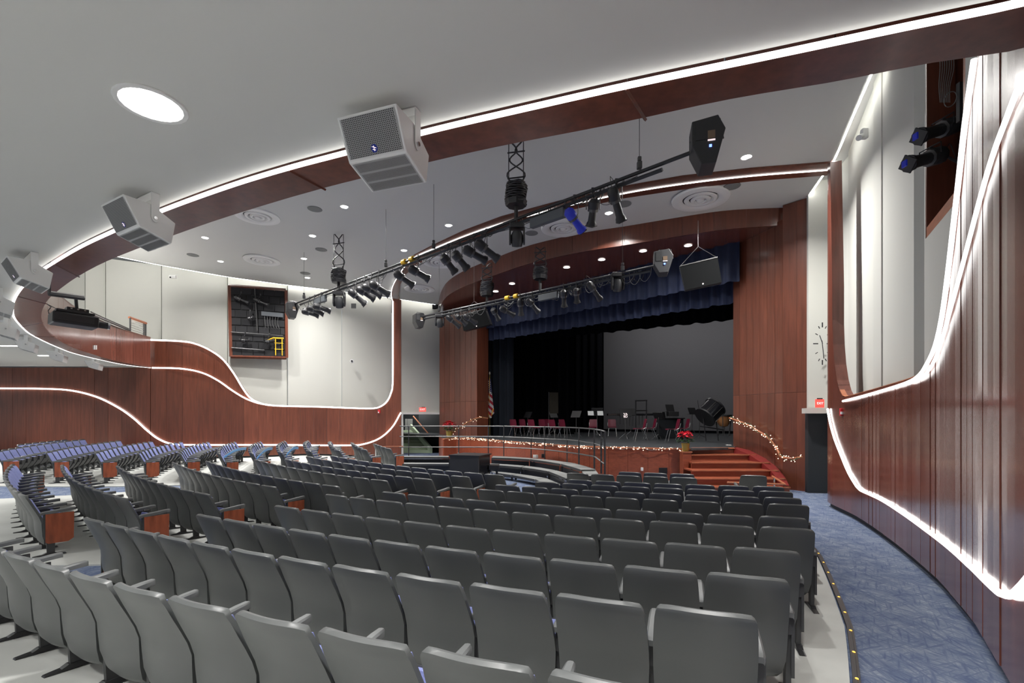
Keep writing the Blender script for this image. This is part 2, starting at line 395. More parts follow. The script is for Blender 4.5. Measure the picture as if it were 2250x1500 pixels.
# ---- left wall
LX = [(881.5, 23.2), (800, 22.9), (700, 22.5), (600, 22.0), (450, 21.3), (330, 20.7), (150, 20.6), (0, 20.6), (-160, 20.9)]
LP = Plan([((x - CX0) * d / F, d) for x, d in LX])
TL = [(-200, 807), (330.5, 807), (331, 745), (400, 747), (432, 753), (465, 768), (492, 788), (515, 818), (535, 852), (552, 874), (575, 886), (605, 890), (700, 893), (780, 895), (820, 895.5), (840, 890), (852, 879), (859, 862), (862.5, 840),
      (863, 760), (863.2, 655), (881, 658)]
def ltop(t, p):
    x = LP.px(t); z = P(x, interp(TL, x), p.y).z; return min(z, ceil_z(p.x, p.y))
w = setting('wall_left', 'long curved reddish wooden wall with flowing white light lines behind the seats')
sl = -1 if LP.nrm(3, 1).y > 0 else 1
a0, a1, a2, a3 = LP.hit(880), LP.hit(863.1), LP.hit(830), LP.hit(600)
panel_wall(w, LP, 0, a1, .38, ltop, zb, WOOD, sl, .3, sub=2)
panel_wall(w, LP, a1, a2, .36, ltop, zb, WOOD, sl, .3, sub=14)
panel_wall(w, LP, a2, a3, .6, ltop, zb, WOOD, sl, .1, wob=.01, sub=3)
panel_wall(w, LP, a3, LP.hit(331.2), .6, ltop, zb, WOOD, sl, .1, wob=.01, sub=8)
panel_wall(w, LP, LP.hit(330), LP.L, .6, ltop, zb, WOOD, sl, .1, wob=.01, sub=3)
g = [[], []]
for k in range(60):
    t = LP.L * k / 59; p = LP.at(t) - LP.nrm(t, sl) * .06; z = fz(p.x, p.y); g[0].append(Vector((p.x, p.y, z - .02))); g[1].append(Vector((p.x, p.y, z + .1)))
sstruct('baseboard_left', MB().shell(g, (0, .03, 0)), BWALL, 'black recessed base under the left wooden wall')
led('led_strip', [LP.pix(x, y, .06, sl) for x, y in ((333, 747), (400, 750), (432, 756), (465, 771), (492, 791), (515, 821), (535, 854), (552, 875), (575, 886), (605, 891), (700, 893.5), (780, 896.5), (820, 897), (838, 892), (851, 881), (859, 864), (863, 842), (863.5, 760), (863.5, 662))], .035,
    'white light line from the balcony end round the pale wall and up the far pier')
led('led_strip', [LP.pix(x, y, .06, sl) for x, y in ((336, 808), (400, 810), (445, 819), (480, 836), (510, 857), (540, 875), (570, 886), (598, 890))], .034,
    'white light line under the balcony end dipping to meet the upper line')
led('led_strip', [LP.pix(x, y, .06, sl) for x, y in ((-60, 852), (0, 853), (100, 854), (160, 858), (215, 872), (262, 895), (295, 918), (325, 945), (350, 964), (380, 975), (430, 977), (600, 977), (760, 978), (800, 975), (835, 962), (862, 938), (881, 906))], .034,
    'longest low white light line on the left wooden wall behind the blue seats')

# ---- pale upper walls
WW = [(60, 20.75), (187, 21.0), (232, 21.2), (355, 21.75), (500, 22.7), (632, 23.6), (751, 24.5), (861, 25.4)]
w = setting('wall_left_upper', 'pale plaster wall panels above the wooden wall on the far side')
for (xa, da), (xb, db) in zip(WW, WW[1:]):
    A = P(xa + .8, HOR, da); B = P(xb - .8, HOR, db + .14); m = MB(); nb = Vector((-.1, .25, 0))
    zt = lambda q: ceil_z(q.x, q.y) + .3
    z0 = EYE + (HL + .06 if xa < 340 else .3); m.hexa([Vector((A.x, A.y, z0)), Vector((B.x, B.y, z0)), Vector((B.x, B.y, z0)) + nb, Vector((A.x, A.y, z0)) + nb], [Vector((A.x, A.y, zt(A))), Vector((B.x, B.y, zt(B))), Vector((B.x, B.y, zt(B))) + nb, Vector((A.x, A.y, zt(A))) + nb])
    link('panel', m, PAINT, w)
w2 = setting('wall_far_corner', 'pale plaster wall over the stair opening beside the stage')
A = P(874, HOR, 25.7); B = P(967, HOR, 26.6)
def slab(A, B, z0, z1, th, m, parent, name='panel'):
    d = Vector((B.x - A.x, B.y - A.y, 0)).normalized(); n = Vector((-d.y, d.x, 0)) * th
    a, b = Vector((A.x, A.y, z0)), Vector((B.x, B.y, z0)); h = Vector((0, 0, z1 - z0))
    return link(name, MB().hexa([a, b, b + n, a + n], [a + h, b + h, b + n + h, a + n + h]), m, parent)
zl = P(900, 908, 26).z
slab(A, B, zl, ceil_z(A.x, A.y) + .4, .25, PAINT, w2)
slab(A + Vector((0, -.06, 0)), B + Vector((0, -.06, 0)), zl - .05, zl + .05, .3, WHITE, w2, 'sill')
slab(P(883, HOR, 25.55), P(885.5, HOR, 25.57), 0, zl, .3, WHITE, w2, 'frame')
slab(P(966, HOR, 26.3), P(968, HOR, 26.3), 0, zl, .3, WHITE, w2, 'frame')
# stair recess
w3 = setting('wall_stair_recess', 'charcoal walls of the stair recess beside the stage')
slab(P(878, HOR, 30.5), P(985, HOR, 30.5), -.2, 3.4, .1, BWALL, w3)
slab(P(920, HOR, 28.6), P(972, HOR, 27.6), -.2, 3.0, .08, BWALL, w3)
slab(P(884.5, HOR, 30.5), P(884.5, HOR, 26), -.2, 3.4, .05, PAINT, w3)
area('stairwell_lamp', (-5.9, 28.3, 3.1), 1.2, 60)
sf = thing('stair_flight', 'pale green concrete stair flight in the recess left of the stage', 'stairs', tuple(PZ(905, 999, 0)))
for k in range(7):
    yy = 27.0 + k * .32; x0 = (886 - CX0) * yy / F; x1 = (945 - k * 6.3 - CX0) * yy / F
    link('step', MB().box(((x0 + x1) / 2, yy + .16, .175 * (k + 1) / 2 + .0), (x1 - x0, .34, .175 * (k + 1))), GREEN, sf)
q0, q1 = P(946, 999, 26.9), P(909, 944, 29.1)
link('stringer', MB().prism([(0, 0), (q1.x - q0.x, 1.33), (q1.x - q0.x, 1.6), (0, .32)], (q0.x, 26.9, 0), (1, 1.2 / (q0.x - q1.x) * -1.0, 0), (0, 0, 1), (.1, .04, 0)), GREEN, sf)
hr = thing('handrail', 'orange wooden handrail on the charcoal wall above the green stairs', 'handrail', tuple(P(940, 950, 27)))
link('rail', MB().tube([P(908, 914, 28.4), P(946, 958, 27.5)], .035), TRIMW, hr)
for x, y, d in ((914, 921, 28.3), (927, 936, 28.0), (940, 951, 27.7)): link('bracket', MB().tube([P(x, y, d - .02), P(x + 1.5, y + 3, d + .1)], .015), CHROME, hr)
db = thing('folded_door', 'pale grey door leaf standing open at the top of the green stairs', 'door', tuple(P(900, 950, 29.5)))
link('door_leaf', MB().box(P(901, 935.5, 29.6), (.32, .06, .88)), RISER, db); link('door_edge', MB().box(P(893, 935.5, 29.55), (.12, .2, .88)), RISER, db)

# right pale walls
w = setting('wall_right_upper', 'stepped pale plaster panels above the right wooden wall')
RW = [((1776, 13.05), (1822, 12.9)), ((1822, 12.9), (1864, 11.8)), ((1864, 11.8), (1919, 9.5)), ((1919, 9.4), (1936, 8.95)), ((1936, 9.05), (2008, 7.2)), ((2008, 7.2), (2031, 7.05)), ((2031, 6.75), (2126, 5.2)), ((2126, 5.2), (2250, 3.9)), ((2250, 3.9), (3300, 1.3))]
for k, ((xa, da), (xb, db_)) in enumerate(RW):
    A, B = P(xa, HOR, da), P(xb, HOR, db_); zt = max(ceil_z(A.x, A.y), ceil_z(B.x, B.y)) + .35; z0 = EYE + .12 if k < 1 else 0
    if k == 6:   # wall with the lighting opening
        zs = EYE + 2.62
        slab(A, B, 0, zs - .14, .2, PAINT, w); C1 = A.lerp(B, .035); slab(A, C1, zs - .14, zt, .2, PAINT, w); C2 = A.lerp(B, .96); slab(C2, B, zs - .14, zt, .2, PAINT, w)
        wn = setting('window_2', 'deep wood-framed lighting opening high in the right pale wall'); fr = A.lerp(B, .035); fe = A.lerp(B, .96); C3 = A.lerp(B, .07); d = (B - A).normalized()
        slab(fr, C3, zs - .14, zt, .3, WOOD, wn, 'frame'); slab(fr, fe, zs - .14, zs, .3, TRIMW, wn, 'sill')
        slab(A.lerp(B, .92), fe, zs, zt, .12, TRIMW, wn, 'frame')
        n = Vector((-d.y, d.x, 0)); n = n if n.x > 0 else -n
        bk = [fr + n * 1.3 - d * .2, fe + n * 1.3 + d * .2]; slab(bk[1], bk[0], zs - .4, zt, .05, BWALL, wn, 'back'); slab(fr + n * .1, fr + n * 1.4, zs - .4, zt, .03, WOOD, wn, 'side')
        slab(fe + n * 1.3, fe + n * .1, zs - .4, zt, .03, BWALL, wn, 'side')
        W2 = (A, B, n, d, zs)
    else: slab(A, B, z0, zt, .2, PAINT, w)
w = setting('wall_right_alcove', 'charcoal wall under a pale ledge at the end of the aisle')
slab(P(1776, HOR, 12.95), P(1830, HOR, 12.85), 0, EYE + .1, .2, BWALL, w)
slab(P(1770, HOR, 12.75), P(1826, HOR, 12.6), P(0, 908, 12.8).z, P(0, 896.5, 12.8).z, .3, PAINT, w, 'sill')

# ------------------------------------------------------------------ ceilings
def ngon_slab(pts, th, up=True):
    n = len(pts); m = MB(); v = [Vector(p) for p in pts]; u = [p + Vector((0, 0, th)) for p in v]
    return m.add(v + u, [tuple(range(n - 1, -1, -1)), tuple(range(n, 2 * n))] + [(i, (i + 1) % n, (i + 1) % n + n, i + n) for i in range(n)])
# main ceiling edge stops short of the side walls, leaving a lit cove gap
cpt = [on_ceil(*q) for q in ((1758, 455), (1800, 392), (1827, 354), (1868, 258), (1912, 155), (2000, -60))]
lpt = [on_ceil(*q) for q in ((963, 670), (862, 655), (750, 640), (630, 626), (506, 609), (355, 583), (251, 562), (150, 535), (60, 505))]
for p in lpt: p.y -= .0
mc = MB(); poly = cpt + [Vector((4.6, 3.5, 0)), Vector((3, -4, 0)), Vector((-17.5, 3, 0)), Vector((-20, 15, 0))] + lpt[::-1] + [Vector((-3.2, 28, 0)), Vector((12, 17, 0))]
poly = [Vector((p.x, p.y, ceil_z(p.x, p.y))) for p in poly]
sstruct('ceiling_main', ngon_slab(poly, .1), CEIL, 'high pale grey ceiling with downlights over the seats')
for q_, nm in ((lpt[:-1], 'far'), (cpt[:5], 'right')):
    o_ = Vector((0, .07, .03)) if nm == 'far' else Vector((.07, .02, .03))
    led('cove_light', [p + o_ for p in q_], .021, f'bright cove light line where the high ceiling meets the {nm} pale wall', 'cove lights', COVE)
big = [Vector((x, y, ceil_z(x, y) + .45)) for x, y in ((14, 9), (6, -6), (-24, -2), (-24, 26), (-2, 32), (14, 18))]
sstruct('ceiling_cove', ngon_slab(big[::-1], .05), CEIL, 'upper slab above the light coves')
OUT = [(2420, -46), (2250, 3), (2000, 55), (1700, 119), (1375, 187), (1150, 238), (940, 287), (750, 337), (633, 368), (500, 409), (350, 464), (238, 512), (170, 545), (110, 581), (70, 608), (48, 631), (36, 648), (29, 664), (27.5, 678), (29, 692), (36, 704), (47, 716), (61, 729), (79, 739.5),
       (102, 751), (127, 762), (155, 773), (190, 782.5), (225, 790.5), (260, 798), (300, 804), (331, 807.5)]
INN = [(2420, 53), (2250, 103), (2030, 136), (1853, 172), (1600, 214.5), (1350, 268.6), (1050, 328), (749, 400), (693, 416), (600, 442), (430, 497), (250, 565), (172, 605), (123, 640), (109, 653), (100, 665), (93, 679), (90.5, 694), (94, 710), (105, 726), (119, 740), (140, 753), (168, 766), (196, 775), (224, 784),
       (259, 793), (300, 801), (331, 806.5)]
ou = dense([on_low(*p) for p in OUT], .15); inn = dense([on_low(*p) for p in INN], .15)
low = [on_low(2420, -46)] + [p for p in ou[2:]]
zl_ = EYE + HL
lowp = [Vector((p.x, p.y, zl_ + .04)) for p in ou] + [Vector((-25.5, 21.6, zl_ + .04)), Vector((-27, 8, zl_ + .04)), Vector((-22, -6, zl_ + .04)), Vector((.9, -6, zl_ + .04)), Vector((1.3, -1, zl_ + .04))]
sstruct('ceiling_low', ngon_slab(lowp, .1), CEIL, 'low pale grey ceiling over the rear seats holding white loudspeakers')
# wooden ribbon along the edge of the low ceiling
rb = setting('ceiling_ribbon', 'wide reddish wooden ribbon curving along the edge of the low ceiling')
def resamp(pts, n):
    s = [0]
    for a, b in zip(pts, pts[1:]): s.append(s[-1] + (b - a).length)
    out = []; j = 0
    for i in range(n):
        t = s[-1] * i / (n - 1)
        while j < len(s) - 2 and s[j + 1] < t: j += 1
        out.append(pts[j].lerp(pts[j + 1], (t - s[j]) / max(1e-9, s[j + 1] - s[j])))
    return out
def match(px):   # outer and inner picture columns of a joint
    return px
JO = [2420, 1375, 633, 110, 37, 47, 76, 150, 220, 331]; KI = [2420, 1401, 718, 171, 100, 92, 116, 162, 219, 331]
def seg(pts, x0, x1, i0):
    """index of the point nearest a picture column, searching forward"""
    return None
def idx(pts, px, py):
    return min(range(len(pts)), key=lambda i: (CX0 + F * pts[i].x / max(.2, pts[i].y) - px) ** 2 + (HOR - F * (pts[i].z - EYE) / max(.2, pts[i].y) - py) ** 2)
jo = [0] + [idx(ou, *p) for p in ((1375, 187), (633, 368), (114, 578), (37, 650), (47, 716), (76, 738), (150, 771), (220, 789))] + [len(ou) - 1]
ji = [0] + [idx(inn, *p) for p in ((1401, 258), (718, 408), (171, 605), (100, 665), (92, 708), (116, 738), (162, 764), (219, 782))] + [len(inn) - 1]
for k in range(len(jo) - 1):
    a = resamp(ou[jo[k]:jo[k + 1] + 1], 14); b = resamp(inn[ji[k]:ji[k + 1] + 1], 14)
    a = [p + Vector((0, 0, -.012)) for p in a]; b = [p + Vector((0, 0, -.012)) for p in b]
    a = [p.lerp(q_, .045) for p, q_ in zip(a, b)]
    if k: a[0] = a[0].lerp(a[1], .02); b[0] = b[0].lerp(b[1], .02)
    link('panel', MB().shell([b, a], (0, 0, .02)), WOOD, rb, smooth=False)
    if k:
        d = (b[0] - a[0]); link('joint_cover', MB().tube([a[0], b[0] + d.normalized() * .03], .012, 4), WOOD, rb)
led('led_strip', [p + Vector((0, 0, -.004)) for p in resamp([a_.lerp(b_, 0) for a_, b_ in zip(ou, ou)], 110)], .019, 'very long white light line edging the wooden ribbon of the low ceiling', m=LEDR)
# balcony front above the ribbon
bf = setting('balcony_front', 'curved wooden balcony front rising above the ribbon')
bp = Plan([(p.x, p.y) for p in resamp(inn, 60)], .2)
panel_wall(bf, bp, 0, bp.L, .62, lambda t, p: EYE + 3.34, lambda t, p: zl_ + .005, WOODR, 1 if bp.nrm(bp.L / 2, 1).dot(CC - bp.at(bp.L / 2)) > 0 else -1, .06, sub=3)
g = [[], []]
for p in resamp(inn, 70):
    g[0].append(Vector((p.x, p.y, EYE + 3.35))); q = (Vector((p.x, p.y)) - CC).normalized() * .16; g[1].append(Vector((p.x + q.x, p.y + q.y, EYE + 3.35)))
link('top_cap', MB().shell(g, (0, 0, .04)), WOOD, bf)
br = thing('balcony_railing', 'steel cable railing with wooden top rail standing on the far balcony end', 'railing', tuple(P(300, 740, 20.3)))
R0, R1 = P(284, 697, 19.2), P(321, 710, 20.4)
link('rail', MB().tube([R0, R1], .05), TRIMW, br)
for x, y, y2, d in ((286, 698, 733, 19.2), (316, 709, 742, 20.3), (320, 711, 743, 20.4)): link('post', MB().tube([P(x, y, d), P(x, y2, d)], .03), STEEL, br)
for k in range(6):
    link('cable', MB().tube([P(286, 703 + k * 5, 19.2), P(320, 715 + k * 5, 20.4)], .008, 4), CHROME, br)
lf = thing('lighting_ladder', 'low black lighting pipe lying along the top of the balcony front', 'rail', tuple(P(240, 710, 18)))
link('pipe', MB().tube([P(200, 690, 15.5), P(228, 702, 17), P(283, 725, 19)], .03), STEEL, lf); link('pipe', MB().tube([P(200, 685, 15.5), P(228, 698, 17), P(283, 722, 19)], .02), STEEL, lf)
single('wall_plate', MB().box(P(206.5, 763, 15.75) , (.05, .03, .14)).box(P(210.5, 763, 15.85), (.05, .03, .14)), WHITE, 'pair of small white plates on the curved balcony front', 'wall plate')

# ------------------------------------------------------------------ second ribbon (arch over the seats)
O2 = [(863, 664), (859, 645), (862, 626), (872, 606), (889, 580), (910, 559), (950, 538), (1020, 505), (1100, 475), (1230, 440), (1365, 409), (1500, 385), (1650, 368), (1829, 354)]
I2 = [(880, 664), (876, 645), (880, 622), (892, 600), (906, 588), (926, 574), (964, 556), (1030, 526), (1107, 500), (1235, 462), (1370, 432), (1502, 412), (1651, 394), (1830, 380)]
H2 = 5.98
def on2(x, y): return on_ceil(x, y) - Vector((0, 0, .05))
r2 = setting('ceiling_arch', 'narrow reddish wooden band arching across the high ceiling from pier to pier')
wt = [.04, .04, .05, .08, .1, .15, .25, .4, .45, .5, .5, .5, .5, .5]
oo = [on2(*p) for p in O2]; ii = [on2(*p) for p in I2]; D2 = [a.lerp(b, w_) for a, b, w_ in zip(oo, ii, wt)]
for k in range(len(oo) - 1):
    n = 5; A = [oo[k].lerp(oo[k + 1], j / n) for j in range(n + 1)]; B = [ii[k].lerp(ii[k + 1], j / n) for j in range(n + 1)]
    link('panel', MB().shell([B, A], (0, 0, .5)), WOOD, r2)
led('led_strip', [p + Vector((0, 0, -.01)) for p in D2], .017, 'white light line in the narrow wooden arch under the high ceiling')
# right pier of the arch is the front edge of the right wall; give it a returning side

# ------------------------------------------------------------------ stage
HS = 1.1
EDGE = [(975, 963.5), (1009, 961.2), (1050, 963), (1112, 968.5), (1174, 973), (1237, 977.5), (1299, 980.3), (1400, 983), (1500, 985), (1516, 985)]
ed = [PZ(x, y, HS) for x, y in EDGE]
edd = resamp(dense(ed, .2), 60)
right = [P(1518, 985, 14.85), P(1612, 983.5, 14.9), P(1618, 980, 15.7)]
right = [Vector((p.x, p.y, HS)) for p in right]
sp = [Vector((p.x, p.y, HS)) for p in edd] + right[1:] + [Vector((9.5, 14.9, HS)), Vector((26, 22, HS)), Vector((12, 44, HS)), Vector((-9, 36, HS)), Vector((-6, 27, HS)), Vector((-3.9, 25.4, HS))]
n = len(sp); m = MB(); m.add(sp + [p - Vector((0, 0, .06)) for p in sp], [tuple(range(n)), tuple(range(2 * n - 1, n - 1, -1))] + [(i, i + n, (i + 1) % n + n, (i + 1) % n) for i in range(n)])
sstruct('floor_stage', m, STAGEF, 'scuffed black stage floor')
SPn = Plan([(p.x, p.y) for p in edd], .2); ssd = 1 if SPn.nrm(1, 1).dot(-SPn.at(1)) > 0 else -1
w = setting('wall_stage_front', 'curved reddish wooden panels forming the stage front')
panel_wall(w, SPn, 0, SPn.L, .62, lambda t, p: HS - .04, lambda t, p: 0, WOODT, ssd, .05, sub=3)
g = [[], []]
for k in range(60):
    t = SPn.L * k / 59; p = SPn.at(t); q = SPn.nrm(t, ssd) * .04; g[0].append(Vector((p.x + q.x, p.y + q.y, HS - .035))); q = SPn.nrm(t, -ssd) * .05; g[1].append(Vector((p.x + q.x, p.y + q.y, HS - .035)))
link('nosing', MB().shell(g, (0, 0, .045)), TRIMW, w)
# side of the stage at far left
slab(P(975, HOR, edd[0].y), P(966, HOR, 25.5), 0, HS - .04, .04, WOODT, w, 'panel')
# steps
st = thing('stage_steps', 'broad reddish wooden steps rising to the right end of the stage', 'steps', tuple(P(1600, 1064, 13)))
SD = [(14.9, 1613, 1.1), (14.5, 1645, .917), (13.95, 1673, .733), (13.55, 1692, .55), (13.15, 1706, .367), (12.8, 1716, .183)]
for k in range(1, 6):
    D, xr, z = SD[k]; x0 = (1519 - CX0) * D / F; x1 = (xr - CX0) * D / F + .25; Db = SD[k - 1][0] + .3
    link('tread', MB().box(((x0 + x1) / 2, (D + Db) / 2, z - .02), (x1 - x0, Db - D + .04, .04)), TRIMW if False else WOODT, st)
    link('riser', MB().box(((x0 + x1) / 2, D + .04, z - .11), (x1 - x0 - .01, .03, .15)), WOODT, st)
D, xr, z = SD[0]; x0 = (1519 - CX0) * D / F; x1 = (xr - CX0) * D / F
link('riser', MB().box(((x0 + x1) / 2, D + .03, z - .13), (x1 - x0, .03, .17)), WOODT, st)
link('top_nosing', MB().box(((x0 + x1) / 2, D, z - .015), (x1 - x0, .1, .035)), TRIMW, st)
for k in range(1, 6):
    D, xr, z = SD[k]; x0 = (1519 - CX0) * D / F; x1 = (xr - CX0) * D / F + .2
    link('nosing', MB().box(((x0 + x1) / 2, D - .012, z - .012), (x1 - x0, .03, .032)), TRIMW, st)
sr = thing('step_stringer', 'dark red sloping stringer between the wooden steps and the right jamb', 'stringer', tuple(P(1660, 1020, 14)))
A = [P(1612, 983, 14.9), P(1645, 998, 14.5), P(1673, 1016, 13.95), P(1692, 1032, 13.55), P(1706, 1050, 13.15), P(1720, 1066, 12.85)]
Bq = [P(1620, 982, 15.3), P(1652, 990, 14.85), P(1683, 1006, 14.3), P(1705, 1024, 13.9), P(1722, 1044, 13.4), P(1733, 1066, 12.9)]
link('stringer_board', MB().shell([[p - Vector((0, 0, .25)) for p in A], A, Bq], (.02, 0, -.01)), REDC, sr)
ne = thing('newel_pedestal', 'square wooden pedestal at the left end of the stage steps', 'pedestal', tuple(P(1510, 1060, 14.2)))
q = P(1509, 1030, 14.2)
link('pedestal_body', MB().box((q.x, q.y + .1, .5), (.25, .3, 1.0)), WOODT, ne, bevel=.008); link('pedestal_cap', MB().box((q.x, q.y + .1, 1.015), (.29, .34, .03)), TRIMW, ne)
q2 = PZ(994, 1000, 0)
ne = thing('newel_pedestal', 'square wooden pedestal at the far left end of the stage front', 'pedestal', (-2.75, 21.8, 0))
qq = P(995, 960, 22.2)
link('pedestal_body', MB().box((qq.x, qq.y - .1, .52), (.5, .3, 1.04)), WOODT, ne, bevel=.008); link('pedestal_cap', MB().box((qq.x, qq.y - .1, 1.055), (.55, .35, .03)), TRIMW, ne)
# front handrail at foot of the steps
fr = thing('handrail', 'orange wooden handrail crossing in front of the wooden steps', 'handrail', tuple(P(1660, 1060, 12.3)))
link('rail', MB().tube([P(1598, 1059.5, 12.3), P(1725, 1064, 12.3), P(1697, 1046, 13.3)], .028), TRIMW, fr)
link('post', MB().tube([P(1701, 1060, 12.4), P(1701, 1160, 12.4)], .02), CHROME, fr); link('bracket', MB().tube([P(1701, 1050, 12.4), P(1701, 1062, 12.4)], .022), CHROME, fr)

# proscenium
pr = setting('proscenium_jamb_right', 'tall reddish wooden jamb right of the stage opening made of upright boards')
def strip(parent, A, B, z0, z1, wdt, m, th=.05, seam=None):
    L = (B - A).length; n = max(1, round(L / wdt))
    for k in range(n):
        a = A.lerp(B, k / n + .002); b = A.lerp(B, (k + 1) / n - .002)
        for (u, v) in ([(z0, z1)] if not seam else [(z0, seam - .003), (seam + .003, z1)]): slab(a, b, u, v, th, m, parent)
J1, J2, J3 = P(1783, HOR, 13.1), P(1720, HOR, 13.65), P(1611, HOR, 15.6)
sz = P(0, 862, 13.5).z
strip(pr, J2, J1, 0, ceil_z(J1.x, J1.y) - .02, .42, WOOD, .1, sz + 0)
strip(pr, J3, J2, 0, EYE + 5.62, .3, WOOD, .06, sz)
slab(J1, P(1789, HOR, 13.6), 0, ceil_z(J1.x, J1.y), .05, WOOD, pr)
pl = setting('proscenium_jamb_left', 'tall reddish wooden jamb left of the stage opening made of upright boards')
K1, K2, K3 = P(965.5, HOR, 25.4), P(1048, HOR, 22.9), P(1073, HOR, 23.5)
strip(pl, K1, K2, 0, EYE + 5.2, .5, WOOD, .1, sz + .05); strip(pl, K2, K3, HS, EYE + 5.2, .5, WOOD, .08, sz + .05)
# header: curved front band
HB = [(963.5, 664), (969, 642), (983, 619), (1012, 599), (1049, 582), (1095, 564), (1157, 541), (1239, 520), (1300, 508), (1380, 496), (1500, 476), (1590, 463), (1690, 457), (1783, 455.5)]
hb = [on_ceil(*p) for p in HB]
HPn = Plan([(p.x, p.y) for p in hb], .2); hs = 1 if HPn.nrm(HPn.L * .5, 1).y < 0 else -1
hd = setting('proscenium_header', 'deep curved wooden header band over the stage opening')
panel_wall(hd, HPn, 0, HPn.L, .9, lambda t, p: ceil_z(p.x, p.y) + .02, lambda t, p: EYE + 5.52, WOOD, hs, .05, sub=4)
sof = [Vector((p.x, p.y, EYE + 5.53)) for p in [Vector((*HPn.at(HPn.L * i / 40), 0)) for i in range(41)]] + [Vector((8.9, 14.6, EYE + 5.53)), Vector((J3.x + .1, J3.y + .3, EYE + 5.53)), Vector((K3.x - .2, K3.y + .4, EYE + 5.53)), Vector((-3.7, 26.2, EYE + 5.53))]
link('soffit', ngon_slab(sof[::-1], .05), WOODR, hd)
# stage house
def curtain(name, A, B, z0, z1, m, label, amp=.06, wl=.3, hem=0, cat='curtain', thick=.02, slant=0):
    L = (B - A).length; n = int(L / wl * 8); d = (B - A).normalized(); nn = Vector((-d.y, d.x, 0)); g = [[], [], []]
    for k in range(n + 1):
        s = L * k / n; ph = 2 * PI * s / wl; o = amp * (math.sin(ph) + .3 * math.sin(ph * .37 + 1)); p = A + d * s + nn * o
        zz = z0 + hem * math.sin(ph * .5 + math.sin(s)) + slant * k / n
        g[0].append(Vector((p.x, p.y, zz))); g[1].append(Vector((p.x + nn.x * 0, p.y, (zz + z1) / 2))); g[2].append(Vector((p.x, p.y, z1)))
    mb = MB().shell(g, nn * thick); return single(name, mb, m, label, cat, smooth=True)
curtain('valance', P(1068, HOR, 23.75), P(1625, HOR, 15.6), EYE + 3.72, EYE + 5.55, NAVY, 'navy blue pleated valance across the top of the stage opening', .07, .36, .02)
curtain('valance', P(1068, HOR, 23.35), P(1625, HOR, 15.1), EYE + 4.28, EYE + 5.55, NAVY, 'shorter darker navy valance in front of the long blue valance', .06, .40, .02)
curtain('border_curtain', P(1060, HOR, 27), P(1660, HOR, 19.5), EYE + 4.02, EYE + 6.0, BLKC, 'black border curtain hanging behind the blue valance', .05, .4, .03)
# leg curtains
curtain('leg_curtain', P(1074, HOR, 24.6), P(1128, HOR, 24.0), HS, EYE + 5, mat('dark_blue_velour', (.004, .008, .016), .9), 'very dark blue leg curtain at the left edge of the stage', .09, .4)
curtain('leg_curtain', P(1110, HOR, 27.0), P(1262, HOR, 26), HS, EYE + 5.5, BLKC, 'black leg curtain left of centre deep on the stage', .08, .45)
curtain('leg_curtain', P(1240, HOR, 29.5), P(1326, HOR, 28.4), HS, EYE + 6, BLKC, 'black leg curtain against the left edge of the grey screen', .08, .45)
scn = thing('projection_screen', 'large flat grey backdrop screen at the rear of the stage', 'screen', tuple(P(1500, 940, 29)))
sa, sb = P(1310, HOR, 31.5), P(1720, HOR, 25.5); slab(sa, sb, HS + .12, EYE + 6, .02, SCREEN, scn, 'screen_cloth'); slab(sa - Vector((0, .05, 0)), sb - Vector((0, .05, 0)), HS, HS + .14, .05, BLKC, scn, 'hem')
w = setting('wall_stage_back', 'black walls and grid above the stage')
slab(P(1000, HOR, 38), P(1900, HOR, 31), 0, 10, .1, BLKC, w); slab(Vector((-3.7, 26.2, 0)), P(1000, HOR, 38), 0, 10, .1, BLKC, w); slab(P(1900, HOR, 31), Vector((9.2, 14.8, 0)), 0, 10, .1, BLKC, w)
link('grid', ngon_slab([Vector((-4.5, 26.2, 9.2)), Vector((9.3, 14.6, 9.2)), Vector((30, 30, 9.2)), Vector((-6, 40, 9.2))][::-1], .05), BLKC, w)
link('header_back', MB().hexa([Vector((-4.4, 26.4, 8)), Vector((9.3, 15.3, 8)), Vector((9.4, 15.4, 8)), Vector((-4.3, 26.5, 8))], [Vector((-4.4, 26.4, 10)), Vector((9.3, 15.3, 10)), Vector((9.4, 15.4, 10)), Vector((-4.3, 26.5, 10))]), BLKC, w)

